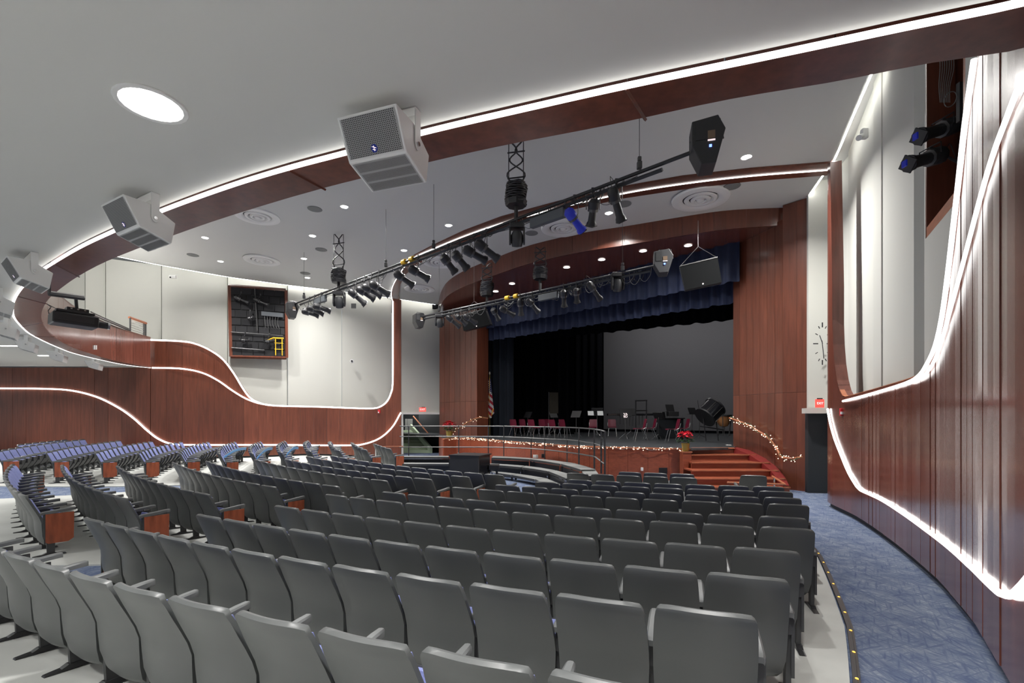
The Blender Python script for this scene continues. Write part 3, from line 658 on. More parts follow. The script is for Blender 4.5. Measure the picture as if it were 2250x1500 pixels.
# ------------------------------------------------------------------ auditorium seat (local: x right, y facing, z up)
def seat_proto():
    t = thing('auditorium_seat', 'seat', 'theatre seat')
    prof = [(.115, .060), (.135, .030), (.18, -.004), (.27, -.026), (.38, -.034), (.46, -.038), (.54, -.062), (.62, -.098), (.70, -.135), (.78, -.170), (.83, -.191), (.848, -.192), (.861, -.176)]
    def hw(z):
        w = interp([(.115, .17), (.135, .205), (.19, .235), (.28, .25), (.45, .258), (.6, .257), (.75, .248), (.83, .238), (.85, .228), (.86, .216)], z); return w
    N = 10; g = []
    for z, y in prof:
        g.append([Vector((hw(z) * (2 * j / N - 1), y + .035 * (abs(2 * j / N - 1)) ** 2.2, z - (.012 * abs(2 * j / N - 1) ** 4 if z > .8 else 0))) for j in range(N + 1)])
    m = MB().shell(g, lambda i, j: Vector((0, .030 if i < len(prof) - 1 else .016, 0 if i < len(prof) - 1 else -.002))); link('back_shell', m, SHELL, t, smooth=True, world=False)
    g = []
    for z, y in prof[4:10] + [(.815, -.184)]:
        k = 0 if .44 < z < .82 else -.012
        g.append([Vector((.238 * (2 * j / 6 - 1), y + .03 + .02 * (abs(2 * j / 6 - 1)) ** 2.2, z)) for j in range(7)])
    m = MB().shell(g, lambda i, j: Vector((0, .018 if i in (0, 6) or j in (0, 6) else .05, 0))); link('back_cushion', m, BLUE, t, smooth=True, world=False)
    # tipped-up seat pan
    g = [[Vector(((.225 - .04 * (i == 0) - .02 * (i == 5)) * (2 * j / 4 - 1), y, z)) for j in range(5)] for i, (y, z) in enumerate(((.03, .235), (.055, .215), (.12, .27), (.19, .38), (.235, .49), (.25, .545)))]
    m = MB().shell(g, (0, -.028, .012)); link('seat_pan', m, DARKP, t, smooth=True, world=False)
    g = [[Vector((.215 * (2 * j / 4 - 1), y, z)) for j in range(5)] for y, z in ((.075, .30), (.155, .40), (.2, .49), (.222, .55))]
    m = MB().shell(g, (0, -.06, .02)); link('seat_cushion', m, BLUE, t, smooth=True, world=False)
    return t
def arm_mesh(x):
    m = MB(); g = []
    for y, z, w in ((-.02, .590, .02), (.0, .600, .026), (.12, .612, .028), (.27, .628, .028), (.335, .632, .024), (.35, .628, .012)):
        g.append([Vector((x - w, y, z)), Vector((x - w * .6, y, z + .01)), Vector((x + w * .6, y, z + .01)), Vector((x + w, y, z))])
    return m.shell(g, (0, 0, -.032))
def standard_mesh(x):
    m = MB(); m.box((x, .14, .51), (.022, .26, .13)); m.hexa([(x - .016, .05, .02), (x + .016, .05, .02), (x + .016, .13, .02), (x - .016, .13, .02)], [(x - .016, .03, .52), (x + .016, .03, .52), (x + .016, .14, .52), (x - .016, .14, .52)])
    return m
def foot_mesh(x):
    m = MB(); m.prism([(-.10, .0), (.25, .0), (.24, .012), (.15, .02), (.12, .04), (.04, .04), (.0, .02), (-.09, .012)], (x - .025, 0, .0), (0, 1, 0), (0, 0, 1), (.05, 0, 0)); return m
PROTO = seat_proto(); HX = .27
for nm, fn, mt in (('armrest', arm_mesh, ARM), ('standard', standard_mesh, DARKP), ('foot_plate', foot_mesh, BLACK)):
    o = link(nm, fn(-HX), mt, PROTO, smooth=(nm == 'armrest'), world=False)
RARM = [link(nm, fn(HX), mt, None, smooth=(nm == 'armrest')) for nm, fn, mt in (('armrest', arm_mesh, ARM), ('standard', standard_mesh, DARKP), ('foot_plate', foot_mesh, BLACK))]
def endp(x): return MB().prism([(.03, .19), (.06, .165), (.27, .165), (.325, .205), (.33, .575), (.02, .575)], (x, 0, 0), (0, 1, 0), (0, 0, 1), (.014, 0, 0))
ENDR = link('end_panel', endp(HX + .014), PANELW); ENDL = link('end_panel', endp(-HX - .036), PANELW)
EDG = [link('panel_edge', MB().box((x_, .024, .37), (.02, .014, .42)), DARKP) for x_ in (HX + .021, -HX - .029)]
proto_used = False; NSEAT = 0
def place_seat(R, a, label, group, endr=False, endl=False):
    global NSEAT
    p = pol(R - .2, a); z = fz(p.x, p.y) + .022
    r = PROTO.copy(); COL.objects.link(r); r.location = (p.x, p.y, z); r.rotation_euler = (0, 0, a); r['label'] = label; r['group'] = group; r['category'] = 'theatre seat'
    parts = list(PROTO_CH) + (RARM + [ENDR, EDG[0]] if endr else []) + ([ENDL, EDG[1]] if endl else [])
    for ch in parts:
        c = ch.copy(); COL.objects.link(c); c.parent = r; c.matrix_parent_inverse = Matrix.Identity(4)
    NSEAT += 1; return r
PROTO_CH = [o for o in bpy.data.objects if o.parent == PROTO]
S = .54
rowname = {k: ORD[14 - k] for k in range(1, 14)}   # row numbers counted from the stage
NA = {1: 12, 2: 12, 3: 11, 4: 11, 5: 12, 6: 11, 7: 10, 8: 9, 9: 8, 10: 7, 11: 5, 12: 3}
LAB = {}
seats = []
# right block: rows counted from the stage
for k in range(1, 13):
    R, a0 = ROWS[k]; n = NA[k]; wi = .54 if True else 0
    for i in range(n):
        a = a0 - i * S / R; q = ORD[13 - k]
        pos = 'nearest the right wall' if i == 0 else ORD[i + 1] + ' from right wall'
        if k == 11 and i == 3: pass
        side = 'grey-backed seat at the left aisle end' if i == n - 1 else 'grey-backed seat ' + pos
        seats.append((R, a, f'{side}, {q} row from stage, right block', f'seats in the {q} row of the right block', i == 0 and k > 1, i == n - 1 and k > 1))
p = PZ(1657, 1048, .86); dx, dy = p.x - CC.x, CC.y - p.y
seats.append((math.hypot(dx, dy), math.atan2(dx, dy), 'lone grey-backed seat behind the orange handrail near the wooden steps', 'seat by the stage steps', True, True))
# middle block
BR0 = {2: None, 3: -.6126, 4: -.6019, 5: -.6068, 6: -.5784}
def ang(px, R, far=False):
    u = (px - CX0) / F; A = 1 + u * u; B = -2 * (u * CC.x + CC.y); K = CC.dot(CC) - R * R; dd = B * B - 4 * A * K
    if dd < 0: Y = -B / 2 / A
    else: Y = (-B + (1 if far else -1) * math.sqrt(dd)) / 2 / A
    return math.atan2(u * Y - CC.x, CC.y - Y)
mid = {2: ang(40, 28.99), 3: -.6126, 4: -.6019, 5: -.6068, 6: -.5784, 7: ang(828, 24.47), 8: ang(925, 23.83), 9: ang(1007, 23.14), 10: ang(1082, 22.56)}
for k, b0 in mid.items():
    R = ROWS[k][0]; lo = -.80 if k > 6 else (-.815 if k > 3 else -.84); n = int((b0 - lo) * R / S) + 1; q = ORD[11 - k]
    for i in range(n):
        a = b0 - i * S / R
        s_ = 'grey-backed seat with red-brown panel at aisle end' if i == 0 else ('seat at the far end' if i == n - 1 else f'grey-backed seat {ORD[i + 1]} from near aisle')
        seats.append((R, a, f'{s_}, {q} row from stage, middle block', f'seats in the {q} row of the middle block', i == 0, i == n - 1))
# far block with blue fronts in view: ends taken from the wooden end panels
CE = {13: (863, 999), 12: (811, 1004), 11: (753, 1007), 10: (691, 1009), 9: (628, 1011), 8: (565, 1013), 7: (494, 1015), 6: (409, 1016), 5: (319, 1018), 4: (225, 1020.5), 3: (119, 1022), 2: (8, 1024)}
CL = {13: 833, 12: 783, 11: 735, 10: 686, 9: 635, 8: 581, 7: 524, 6: 464, 5: 404, 4: 337, 3: 265, 2: 185}
for k in range(13, 1, -1):
    px, py = CE[k]; D = 1.36 * F / (py - HOR); X = (px - CX0) * D / F; dx, dy = X - CC.x, CC.y - D; R0, a0 = math.hypot(dx, dy), math.atan2(dx, dy)
    D1 = 1.13 * F / (975.5 - HOR); X1 = (CL[k] - CX0) * D1 / F; dx, dy = X1 - CC.x, CC.y - D1; R1, a1 = math.hypot(dx, dy), math.atan2(dx, dy)
    L = abs(a0 - a1) * (R0 + R1) / 2; n = max(3, int(L / S + .5)); q = ORD[14 - k]
    print('C', k, round(R0, 2), round(a0, 3), round(R1, 2), round(a1, 3), n)
    for i in range(n):
        f = i / (n - 1) if n > 1 else 0; a = a0 - .005 + (a1 - a0) * f; R = R0 + .2 + (R1 - R0) * f
        s_ = 'blue seat with red-brown panel at near end' if i == 0 else ('blue seat beside the far wall' if i == n - 1 else f'blue seat {ORD[i + 1]} from near end')
        seats.append((R, a, f'{s_}, {q} row from stage, far block', f'seats in the {q} row of the far block', i == 0, i == n - 1))
# rear row of the far block behind those
for i in range(7):
    R = 30.4; a = ang(101, 30.9, True) + i * S / R
    seats.append((R, a, f'blue seat {ORD[i + 1]} from far wall, rearmost visible row, far block', 'rearmost seats of the far block', False, False))
def size(s): p = pol(s[0], s[1]); return math.hypot(p.x, p.y)
vis = [s for s in seats if -160 < CX0 + F * pol(s[0], s[1]).x / max(.1, pol(s[0], s[1]).y) < 2400]
vis.sort(key=size); print('SEATS', len(vis))
keep, rest = vis[:300], vis[300:]
if len(vis) <= 325: keep, rest = vis, []
for s in keep: place_seat(s[0], s[1], s[2], s[3], s[4], s[5])
if rest:
    byM = {}
    for s in rest:
        p = pol(s[0] - .2, s[1]); M = Matrix.Translation((p.x, p.y, fz(p.x, p.y) + .022)) @ Matrix.Rotation(s[1], 4, 'Z')
        for ch in PROTO_CH + (RARM + [ENDR] if s[4] else []):
            mb = byM.setdefault(ch.data.materials[0].name, MB()); mb.add([M @ v.co for v in ch.data.vertices], [tuple(f.vertices) for f in ch.data.polygons])
    t = thing('distant_seats', 'remaining far blue folding seats near the left wooden wall', 'seats', (-12, 18, 0)); t['kind'] = 'stuff'
    for k, v in byM.items(): link('seat_parts', v, bpy.data.materials[k], t, smooth=True, kind='stuff')
for o in [PROTO] + PROTO_CH + RARM + [ENDR, ENDL] + EDG: bpy.data.objects.remove(o)
# blue reserving tapes across three rows
for q, (a, b, lab) in enumerate((((486, 1012), (540, 988), 'first from the left'), ((563, 1011), (598, 988), 'middle'), ((628, 1004), (655, 987), 'right-hand'))):
    A, B = P(*a, 14.6), P(*b, 19.0); g = [[], []]
    for k in range(9):
        p = A.lerp(B, k / 8) + Vector((0, 0, .10 * math.sin(k / 8 * PI))); g[0].append(p); g[1].append(p + Vector((.0, .05, .09)))
    single('reserved_tape', MB().shell(g, (0, .01, 0)), BLUTAPE, f'bright blue tape strung over the far seat arms, {lab} of three tapes', 'tape', 'blue tapes reserving rows')
# white tubular guard by the far front seats
t = thing('guard_rail', 'pale orange and white tubular rail in front of the left wooden wall', 'railing', tuple(P(825, 1012, 18.5)))
link('rail', MB().tube([P(826, 983, 19.4), P(852, 981, 20.2), P(885, 980.5, 21.2)], .03), TRIMW, t)
link('post', MB().tube([P(826, 983, 19.4), P(826, 1018, 19.4)], .03), WHITE, t)

# ------------------------------------------------------------------ ceiling fixtures
LPROTO = thing('ceiling_light', 'x', 'ceiling light'); LPC = []
LPC.append(link('trim_ring', MB().lathe([(.118, .005), (.118, -.008), (.136, -.010), (.14, .0)], n=20), WHITE, LPROTO, world=False))
LPC.append(link('diffuser', MB().disc((0, 0, -.004), .119, 20), LEDS, LPROTO, world=False))
PW = 170
def downlight(p, lab, grp, sc_=1, power=PW, tilt=True):
    r = dup(LPROTO, tuple(p), 0, lab, grp); r.scale = (sc_, sc_, 1)
    area('downlight_lamp', tuple(p - Vector((0, 0, .04))), .2 * sc_, power, spread=2.4)
ML = [(757, 454, 'on the high ceiling above the left ribbon, brightest of the left ones'), (986, 495, 'left of the hanging cable coils on the high ceiling'), (687, 518, 'between two round vents on the high ceiling, middle'), (888, 550, 'above the front light pipe on the high ceiling'),
      (668, 568, 'directly right of the lower left round vent'), (676, 610, 'above the left end of the front light pipe'), (485, 574, 'left of the lower round vent, lower one'), (451, 522, 'far left on the high ceiling beside the wooden ribbon'),
      (1640, 345, 'starburst bright one beside the right end loudspeaker'), (1338, 468, 'half hidden behind the spotlights on the high ceiling')]
for x, y, l in ML: downlight(on_ceil(x, y) - Vector((0, 0, .0)), 'round recessed downlight ' + l, 'high ceiling downlights', 1, 340 if x == 1640 else PW)
for x, y, l in ((1512, 539, 'first from the right'), (1413, 551, 'second from the right'), (1322, 570, 'third from the right'), (1245, 587, 'fourth from the right'), (1125, 623, 'fifth from the right'), (1089, 640, 'leftmost')):
    D = 5.52 * F / (HOR - y); downlight(P(x, y, D), f'downlight in the wooden soffit over the stage, {l}', 'soffit downlights', 1, 16)
p = on_low(333, 241); downlight(Vector((p.x, p.y, EYE + HL + .035)), 'large glowing downlight in the low ceiling at the top left', 'low ceiling downlights', 1.55, 75)
for k, (x, y) in enumerate(((-3.6, .6), (-.4, .9), (-8.5, 4.2), (-13.0, 8.6), (-17.2, 13.5), (-7.5, -1), (-13, 3), (-19.5, 17.2), (1.0, 1.5))):   # unseen lamps out of frame, some added to brighten far left and right aisle
    downlight(Vector((x, y, EYE + HL + .035)), f'unseen low ceiling downlight outside the picture, {ORD[k + 1]} of the row', 'low ceiling downlights', 1.55, 75 if x > -13 else 170)
for k, (x, y) in enumerate(((1.0, 9.2), (5.2, 7.6), (4.6, 11.0), (-6, 12.6), (-12, 16.5), (-1.5, 14.5))):
    if k in (3,): p = Vector((x, y, ceil_z(x, y))); downlight(p, 'added high ceiling downlight hidden behind the wide wooden ribbon', 'high ceiling downlights')  # extra lamp added out of sight behind the ribbon
for o in [LPROTO] + LPC: bpy.data.objects.remove(o)
# unseen area lamps added on the balcony to light the high ceiling
for k in range(6):   # added fill lamps, out of sight behind the wooden front
    p = inn[int(len(inn) * (k + .5) / 6)]; o = (Vector((p.x, p.y)) - CC).normalized() * 1.0
    area('balcony_fill_light', (p.x + o.x, p.y + o.y, EYE + HL + .4), 1.5, 150 if k else 25, (PI, 0, 0), sy=1.0)
# round supply vents
VP = thing('ceiling_vent', 'x', 'air vent'); VC = [link('outer_ring', MB().lathe([(.78, .0), (.76, -.05), (.62, -.075), (.50, -.04), (.46, .02)], n=32), WHITE, VP, smooth=True, world=False),
    link('middle_ring', MB().lathe([(.44, -.02), (.42, -.055), (.34, -.06), (.30, .0)], n=28), WHITE, VP, smooth=True, world=False), link('inner_ring', MB().lathe([(.27, -.03), (.24, -.07), (.17, -.07), (.14, -.02)], n=24), WHITE, VP, smooth=True, world=False),
    link('centre_cone', MB().lathe([(.12, -.03), (.09, -.08), (.03, -.095), (.0, -.095)], n=16), WHITE, VP, smooth=True, world=False), link('dark_gap', MB().disc((0, 0, -.004), .5, 24), DARKP, VP, world=False)]
for x, y, s_, l in ((1539, 436, 1, 'large round white ceiling vent at the right, under the narrow arch'), (1238, 500, .95, 'round ceiling vent behind the blue-lit spotlight'), (566, 474, .88, 'round ceiling vent nearest the wooden ribbon at the left'), (576, 571, .9, 'round ceiling vent at left above the framed wall opening'),
                    (922, 634, .95, 'round ceiling vent just right of the far wooden pier'), (968, 575, .95, 'round ceiling vent beside the narrow arch, partly behind spotlights')):
    r = dup(VP, tuple(on_ceil(x, y)), 0, l, 'round ceiling vents'); r.scale = (s_, s_, 1)
for o in [VP] + VC: bpy.data.objects.remove(o)
for x, y, l in ((692, 459, 'left of the bright downlight'), (706, 548, 'beside the left hanging coil'), (671, 600, 'lowest at left'), (1608, 409, 'right of the large vent'), (1371, 448, 'behind the right spotlight'), (1168, 512, 'right of the moving light'), (424, 560, 'far left')):
    q = on_ceil(x, y); o = single('ceiling_speaker', MB().lathe([(.0, -.018), (.2, -.018), (.215, -.012), (.22, .0)], n=24), RISER, 'flat round grey ceiling speaker ' + l, 'speaker', 'flat ceiling speakers'); o.location = q
for x, y, ln, l in ((19, 762, .5, 'nearer'), (97, 783, .4, 'farther')):
    q = on_low(x, y); o = single('light_slot', MB().box((0, 0, .03), (ln, .06, .02)), LEDS, f'thin white light slot in the low far ceiling, {l} of two', 'ceiling light', 'light slots in the low ceiling'); o.location = q

# ------------------------------------------------------------------ white loudspeakers under the low ceiling
SPK = thing('loudspeaker', 'x', 'loudspeaker'); W = .235
prf = [(.20, -.07), (.07, -.32), (-.20, -.405), (-.235, -.19), (-.02, -.075)]
SC_ = [link('cabinet', MB().prism(prf, (-W, 0, 0), (0, 1, 0), (0, 0, 1), (2 * W, 0, 0)), WHITE, SPK, world=False, bevel=.008)]
def face_quad(a, b, w, off, inset):
    A, B = Vector((0, *a)), Vector((0, *b)); d = (B - A).normalized(); n = Vector((0, -d.z, d.y)); n = n if n.z < 0 else -n
    return A + d * inset + n * off, B - d * inset + n * off, n, d
gm, hm = MB(), MB()
for (a, b, ins, nr, nc, bars) in ((prf[0], prf[1], .02, 22, 30, 0), (prf[1], prf[2], .012, 3, 42, 1)):
    A, B, n_, d = face_quad(a, b, W, .004, ins); gm.add([A + Vector((-W + .02, 0, 0)), A + Vector((W - .02, 0, 0)), B + Vector((W - .02, 0, 0)), B + Vector((-W + .02, 0, 0))], [(0, 1, 2, 3)])
    L = (B - A).length
    for i in range(nr):
        for j in range(nc):
            x = -W + .03 + (2 * W - .06) * (j + (.5 if i % 2 and not bars else .25)) / nc; rr = .0036; hh = (L / nr) * .40 if bars else rr; rr = .0017 if bars else rr
            c = A + d * (L * (i + .5) / nr) + n_ * .0012 + Vector((x, 0, 0)); hm.add([c + Vector((-rr, 0, 0)) - d * hh, c + Vector((rr, 0, 0)) - d * hh, c + Vector((rr, 0, 0)) + d * hh, c + Vector((-rr, 0, 0)) + d * hh], [(0, 1, 2, 3)])
SC_.append(link('grille', gm, GRILL, SPK, world=False)); SC_.append(link('grille_holes', hm, HOLE, SPK, world=False, kind='stuff'))
A, B, n_, d = face_quad(prf[0], prf[1], W, .008, .02); c = A.lerp(B, .84); bm = MB(); ax = Vector((1, 0, 0))
for rr, o in ((.026, 0),): bm.add([c + n_ * o + ax * math.cos(q * PI / 8) * rr + d * math.sin(q * PI / 8) * rr for q in range(16)], [tuple(range(16))])
SC_.append(link('badge', bm, mat('blue_badge', (.01, .03, .28), .3), SPK, world=False))
bm = MB()
for (u0, v0, u1, v1) in ((-.016, .0, .014, -.012), (.0, -.016, .0, .016), (-.01, .012, .012, .004)):
    q0, q1 = c + n_ * .002 + ax * u0 + d * v0, c + n_ * .002 + ax * u1 + d * v1; bm.tube([q0, q1], .0022, 4)
SC_.append(link('badge_mark', bm, WLET, SPK, world=False))
for s_ in (-1, 1):
    SC_.append(link('bracket_arm', MB().prism([(-.09, .035), (-.02, .035), (-.02, -.2), (-.035, -.235), (-.055, -.245), (-.075, -.235), (-.09, -.2)], (s_ * (W + .006), 0, 0), (0, 1, 0), (0, 0, 1), (s_ * .006, 0, 0)), WHITE, SPK, world=False))
    SC_.append(link('bracket_bolt', MB().tube([(s_ * (W + .01), -.055, -.205), (s_ * (W + .022), -.055, -.205)], .016, 8), CHROME, SPK, world=False))
SC_.append(link('bracket_plate', MB().box((0, -.055, .033), (2 * W + .03, .075, .006)), WHITE, SPK, world=False))
for x, y, l in ((842, 258, 'largest white ceiling loudspeaker, nearest, overlapping the wooden ribbon'), (300, 440, 'second largest white ceiling loudspeaker at the left of the ribbon'), (55, 566, 'third white ceiling loudspeaker near the left edge'), (-12, 640, 'white loudspeaker cut off by the left edge, upper'),
                (8, 704, 'white loudspeaker at the left edge under the light line, lower'), (55, 741, 'fourth smallest white loudspeaker along the low ceiling edge'), (124, 768, 'small white loudspeaker, second from the far end'), (205, 789, 'smallest farthest white loudspeaker near the wooden wall')):
    q = on_low(x, y); a = math.atan2(q.x - CC.x, CC.y - q.y); dup(SPK, (q.x, q.y, EYE + HL), a + PI + (.08 if x > 800 else 0), l, 'white loudspeakers ringing the low ceiling')
for o in [SPK] + SC_: bpy.data.objects.remove(o)

# ------------------------------------------------------------------ projector
D = 7.4; up0 = Vector((0, 0, 1))
pj = thing('projector', 'black video projector hanging on a pole in front of the balcony', 'projector', tuple(P(165, 700, D)), 0)
ux = (P(205, 712, D + .35) - P(122, 700, D)).normalized(); yy = Vector((-ux.y, ux.x, 0)).normalized(); zz = ux.cross(yy).normalized(); zz = zz if zz.z > 0 else -zz
R3 = Matrix((ux, yy, zz)).transposed(); c = P(162, 705, D + .1)
link('body', MB().box(c, (.54, .42, .17), R3), BLACK, pj, bevel=.02)
for k in range(5): link('vent_slot', MB().box(c - yy * .212 + ux * (-.02) + zz * (.055 - k * .02), (.46, .004, .004), R3), STEEL, pj)
link('lens', MB().tube([c + ux * .28 + zz * .0, c + ux * .42], .055, 12), DARKP, pj, smooth=True); link('lens_ring', MB().tube([c + ux * .41, c + ux * .44], .062, 12), CHROME, pj)
link('mount_tray', MB().box(c + zz * .12, (.45, .3, .035), R3), BLACK, pj, bevel=.005); link('mount_block', MB().box(c + zz * .17 + ux * .03, (.26, .2, .05), R3), BLACK, pj)
for k in range(3): link('knob', MB().box(c + zz * .175 + ux * (-.05 + .08 * k) - yy * .105, (.025, .01, .025), R3), CHROME, pj)
link('pole', MB().tube([c + zz * .18 + ux * .03, Vector((c.x + .03, c.y, EYE + 1.9))], .022, 8), BLACK, pj)
b0, b1 = P(108, 646, D - .35), P(184, 656, D + .1); link('drop_rod', MB().tube([b0, b0 + up0 * .5], .02, 6), STEEL, pj); link('beam', MB().tube([b0, b1], .03, 6), STEEL, pj); link('beam_top', MB().tube([b0 + Vector((0, 0, .035)), b1 + Vector((0, 0, .035))], .016, 5), WHITE, pj)
link('cable', MB().tube(dense([P(104, 668, D - .2), P(112, 675, D), P(106, 682, D), P(112, 696, D), P(122, 700, D)], .04), .007, 4), BLACK, pj)
link('cable', MB().tube(dense([P(104, 668, D - .2), P(128, 680, D), P(142, 686, D)], .05), .006, 4), BLACK, pj)

# ------------------------------------------------------------------ lighting pipes
class Pipe:
    def __init__(s, A, B): s.A, s.B = Vector(A), Vector(B)
    def at(s, x):
        u = (x - CX0) / F; d = s.B - s.A; k = (u * s.A.y - s.A.x) / (d.x - u * d.y); return s.A + d * k
H1, H2_ = 4.55, 4.08
def hp(x, h, y): return P(x, y, h * F / (HOR - y))
P1 = Pipe(hp(648, H1, 667), hp(1545, H1, 325)); P2 = Pipe(hp(920, H2_, 697), hp(1470, H2_, 577))
up = Vector((0, 0, 1))
def swag(parent, pts, r=.008, m=BLACK, name='cable'): return link(name, MB().tube(dense(pts, .06), r, 4), m, parent)
for P_, nm, x0, x1 in ((P1, 'front', 648, 1535), (P2, 'rear', 922, 1462)):
    t = thing('lighting_pipe', f'long black {nm} lighting pipe hung from the ceiling with a wiring channel', 'lighting pipe', tuple(P_.at(x0)))
    a, b = P_.at(x0), P_.at(x1); link('pipe', MB().tube([a, b], .035, 8), BLACK, t, smooth=True); link('wiring_channel', MB().tube([a.lerp(b, .03) - up * .11, b.lerp(a, .04) - up * .11], .04, 4), DARKP, t)
    d = (b - a)
    for k in range(3):
        pts = [a + d * (k / 2.99 * 1 + .0) * 1]
        base = a + d * (.05 + k * .31); swag(t, [base + d * (.26 * j / 10) - up * (.05 + .09 * rnd.random() + .12 * math.sin(PI * j / 10)) for j in range(11)], .008)
        swag(t, [base + d * (.26 * j / 10) - up * (.02 + .12 * rnd.random()) for j in range(11)], .006, STEEL)
    cls = ((668, 'front'), (848, 'front'), (953, 'front'), (1405, 'front')) if P_ is P1 else ((965, 'rear'), (1368, 'rear'))
    for k, (x, _) in enumerate(cls):
        q = P_.at(x); h = thing('chain_hoist', f'small black cable clamp with thin steel cable on the {nm} pipe, {ORD[k + 1]} from the left', 'pipe hanger', tuple(q), 0, 'pipe hangers')
        link('clamp_body', MB().box(q + up * .13, (.09, .09, .14)).box(q + up * .25, (.07, .07, .08)), BLACK if x < 1400 else STEEL, h, bevel=.015)
        zt = ceil_z(q.x, q.y) if P_ is P1 or x < 1000 else EYE + 5.53
        link('steel_cable', MB().tube([q + up * .3, Vector((q.x, q.y, zt))], .006, 4), STEEL, h)
def ers(P_, x0, y0, x1, y1, lab, grp, dd=.25, body=BLACK, r=.125):
    D0 = P_.at((x0 + x1) / 2).y; A = P(x0, y0, D0 - dd / 2); B = P(x1, y1, D0 + dd / 2); d = (B - A); L = d.length; u = d / L
    t = thing('stage_spotlight', lab, 'spotlight', tuple((A + B) / 2), 0, grp)
    link('lamp_housing', MB().tube([A, A + u * L * .1, A + u * L * .34, A + u * L * .42], r, 10, rs=[r * .55, r, r, r * .75]), body, t, smooth=True)
    link('lens_barrel', MB().tube([A + u * L * .42, A + u * L * .84, A + u * L * .9, B], r, 10, rs=[r * .66, r * .72, r * .9, r * .98]), body, t, smooth=True)
    link('gel_frame', MB().tube([B, B + u * .02], r * 1.12, 4), DARKP, t)
    mid = A + u * L * .40; side = u.cross(up).normalized() * (r * 1.25); q = P_.at((x0 + x1) / 2)
    top = Vector((mid.x, mid.y, max(mid.z + .14, q.z - .16)))
    link('yoke', MB().tube([mid + side, top + side, top - side, mid - side], .010, 4), BLACK, t)
    link('clamp', MB().tube([top, q + (top - q) * .0], .018, 5).box(q, (.06, .06, .08)), DARKP, t)
    e = A - u * .01; swag(t, [e, e + up * .12 - u * .08, e.lerp(q, .6) + up * .02, q - up * .08], .007)
    link('edge_ring', MB().tube([mid - u * .02, mid + u * .03], r * .98, 10), STEEL, t)
    return t
G1, G2 = 'spotlights on the front pipe', 'spotlights on the rear pipe'
L1 = [(663, 682, 700, 693), (674, 675, 711, 689), (688, 671, 726, 683), (767, 637, 803, 668), (784, 632, 823, 657), (797, 627, 838, 650), (813, 621, 855, 647), (867, 598, 908, 627), (898, 587, 942, 613), (971, 560, 1000, 598), (996, 553, 1026, 590), (1018, 545, 1067, 573), (1045, 530, 1093, 569)]
for k, a in enumerate(L1):
    ers(P1, *a, f'black tubular spotlight on the front pipe, {ORD[k + 1]} from the left end', G1)
ers(P1, 1246, 460, 1279, 507, 'blue-lit tubular spotlight on the front pipe', G1, .3, BLUEL, .11)
ers(P1, 1306, 437, 1299, 495, 'black spotlight hanging nearly straight down right of the blue-lit one', G1, .3, BLACK, .11)
ers(P1, 1344, 412, 1365, 485, 'rightmost black spotlight on the front pipe with silver cap', G1, .3, BLACK, .11)
L2 = [(981, 694, 1010, 718), (1002, 692, 1024, 712), (1019, 692, 1046, 710), (1082, 677, 1096, 702), (1099, 676, 1129, 692), (1143, 656, 1145, 692), (1158, 657, 1183, 685), (1238, 636, 1240, 673), (1266, 633, 1268, 664), (1292, 620, 1319, 658)]
for k, a in enumerate(L2): ers(P2, *a, f'black tubular spotlight on the rear pipe, {ORD[k + 1]} from the left end', G2, .25, BLACK, .105)
# extra wiring swags under the pipes
for P_, xs in ((P1, (705, 760, 830, 935, 985, 1060, 1180, 1215, 1290, 1325)), (P2, (1000, 1050, 1110, 1170, 1230, 1280, 1335, 1400))):
    par = [o for o in bpy.data.objects if o.name.startswith('lighting_pipe') and (Vector(o.location) - P_.at(648 if P_ is P1 else 922)).length < .5][0]
    for x in xs:
        q = P_.at(x); d = (P_.B - P_.A).normalized()
        for j in range(6):
            o = rnd.uniform(-.3, .3); w_ = rnd.uniform(.1, .3); h = rnd.uniform(.15, .42)
            swag(par, [q + d * (o - w_), q + d * (o - w_ * .8) - up * h * .7, q + d * o - up * h, q + d * (o + w_ * .8) - up * h * .6, q + d * (o + w_)], .007, rnd.choice((BLACK, BLACK, STEEL, RISER)))
def moving_head(P_, x, y, lab, s=1.0):
    D = P_.at(x).y; c = P(x, y, D); q = P_.at(x); t = thing('moving_light', lab, 'moving light', tuple(c), 0, 'moving head lights')
    link('base_box', MB().box(c + up * .24 * s, (.36 * s, .26 * s, .13 * s)), BLACK, t, bevel=.02)
    for k in (-1, 1): link('yoke_arm', MB().prism([(-.09, .2), (.09, .2), (.1, -.1), (.05, -.2), (-.05, -.2), (-.1, -.1)], c + Vector((k * .17 * s - .02, 0, 0)), (0, s, 0), (0, 0, s), (.045 * s, 0, 0)), BLACK, t, bevel=.01)
    link('head', MB().lathe([(.0, .16 * s), (.1 * s, .15 * s), (.15 * s, .05 * s), (.155 * s, -.08 * s), (.12 * s, -.21 * s), (.0, -.22 * s)], Matrix.Translation(c - up * .03) @ Matrix.Rotation(.35, 4, 'X'), 14), DARKP, t, smooth=True)
    link('lens', MB().lathe([(.0, -.232 * s), (.09 * s, -.225 * s)], Matrix.Translation(c - up * .03) @ Matrix.Rotation(.35, 4, 'X'), 14), STEEL, t)
    link('clamp', MB().tube([c + up * .28 * s, q], .025, 6), DARKP, t)
moving_head(P1, 745, 660, 'black moving light under the left hanging coil', 1.05); moving_head(P1, 1136, 519, 'large black moving light under the big cable coil', .95)
moving_head(P2, 966, 706, 'black moving light at the left end of the rear pipe', .9); moving_head(P2, 1357, 622, 'pale grey moving light toward the right of the rear pipe', .95)
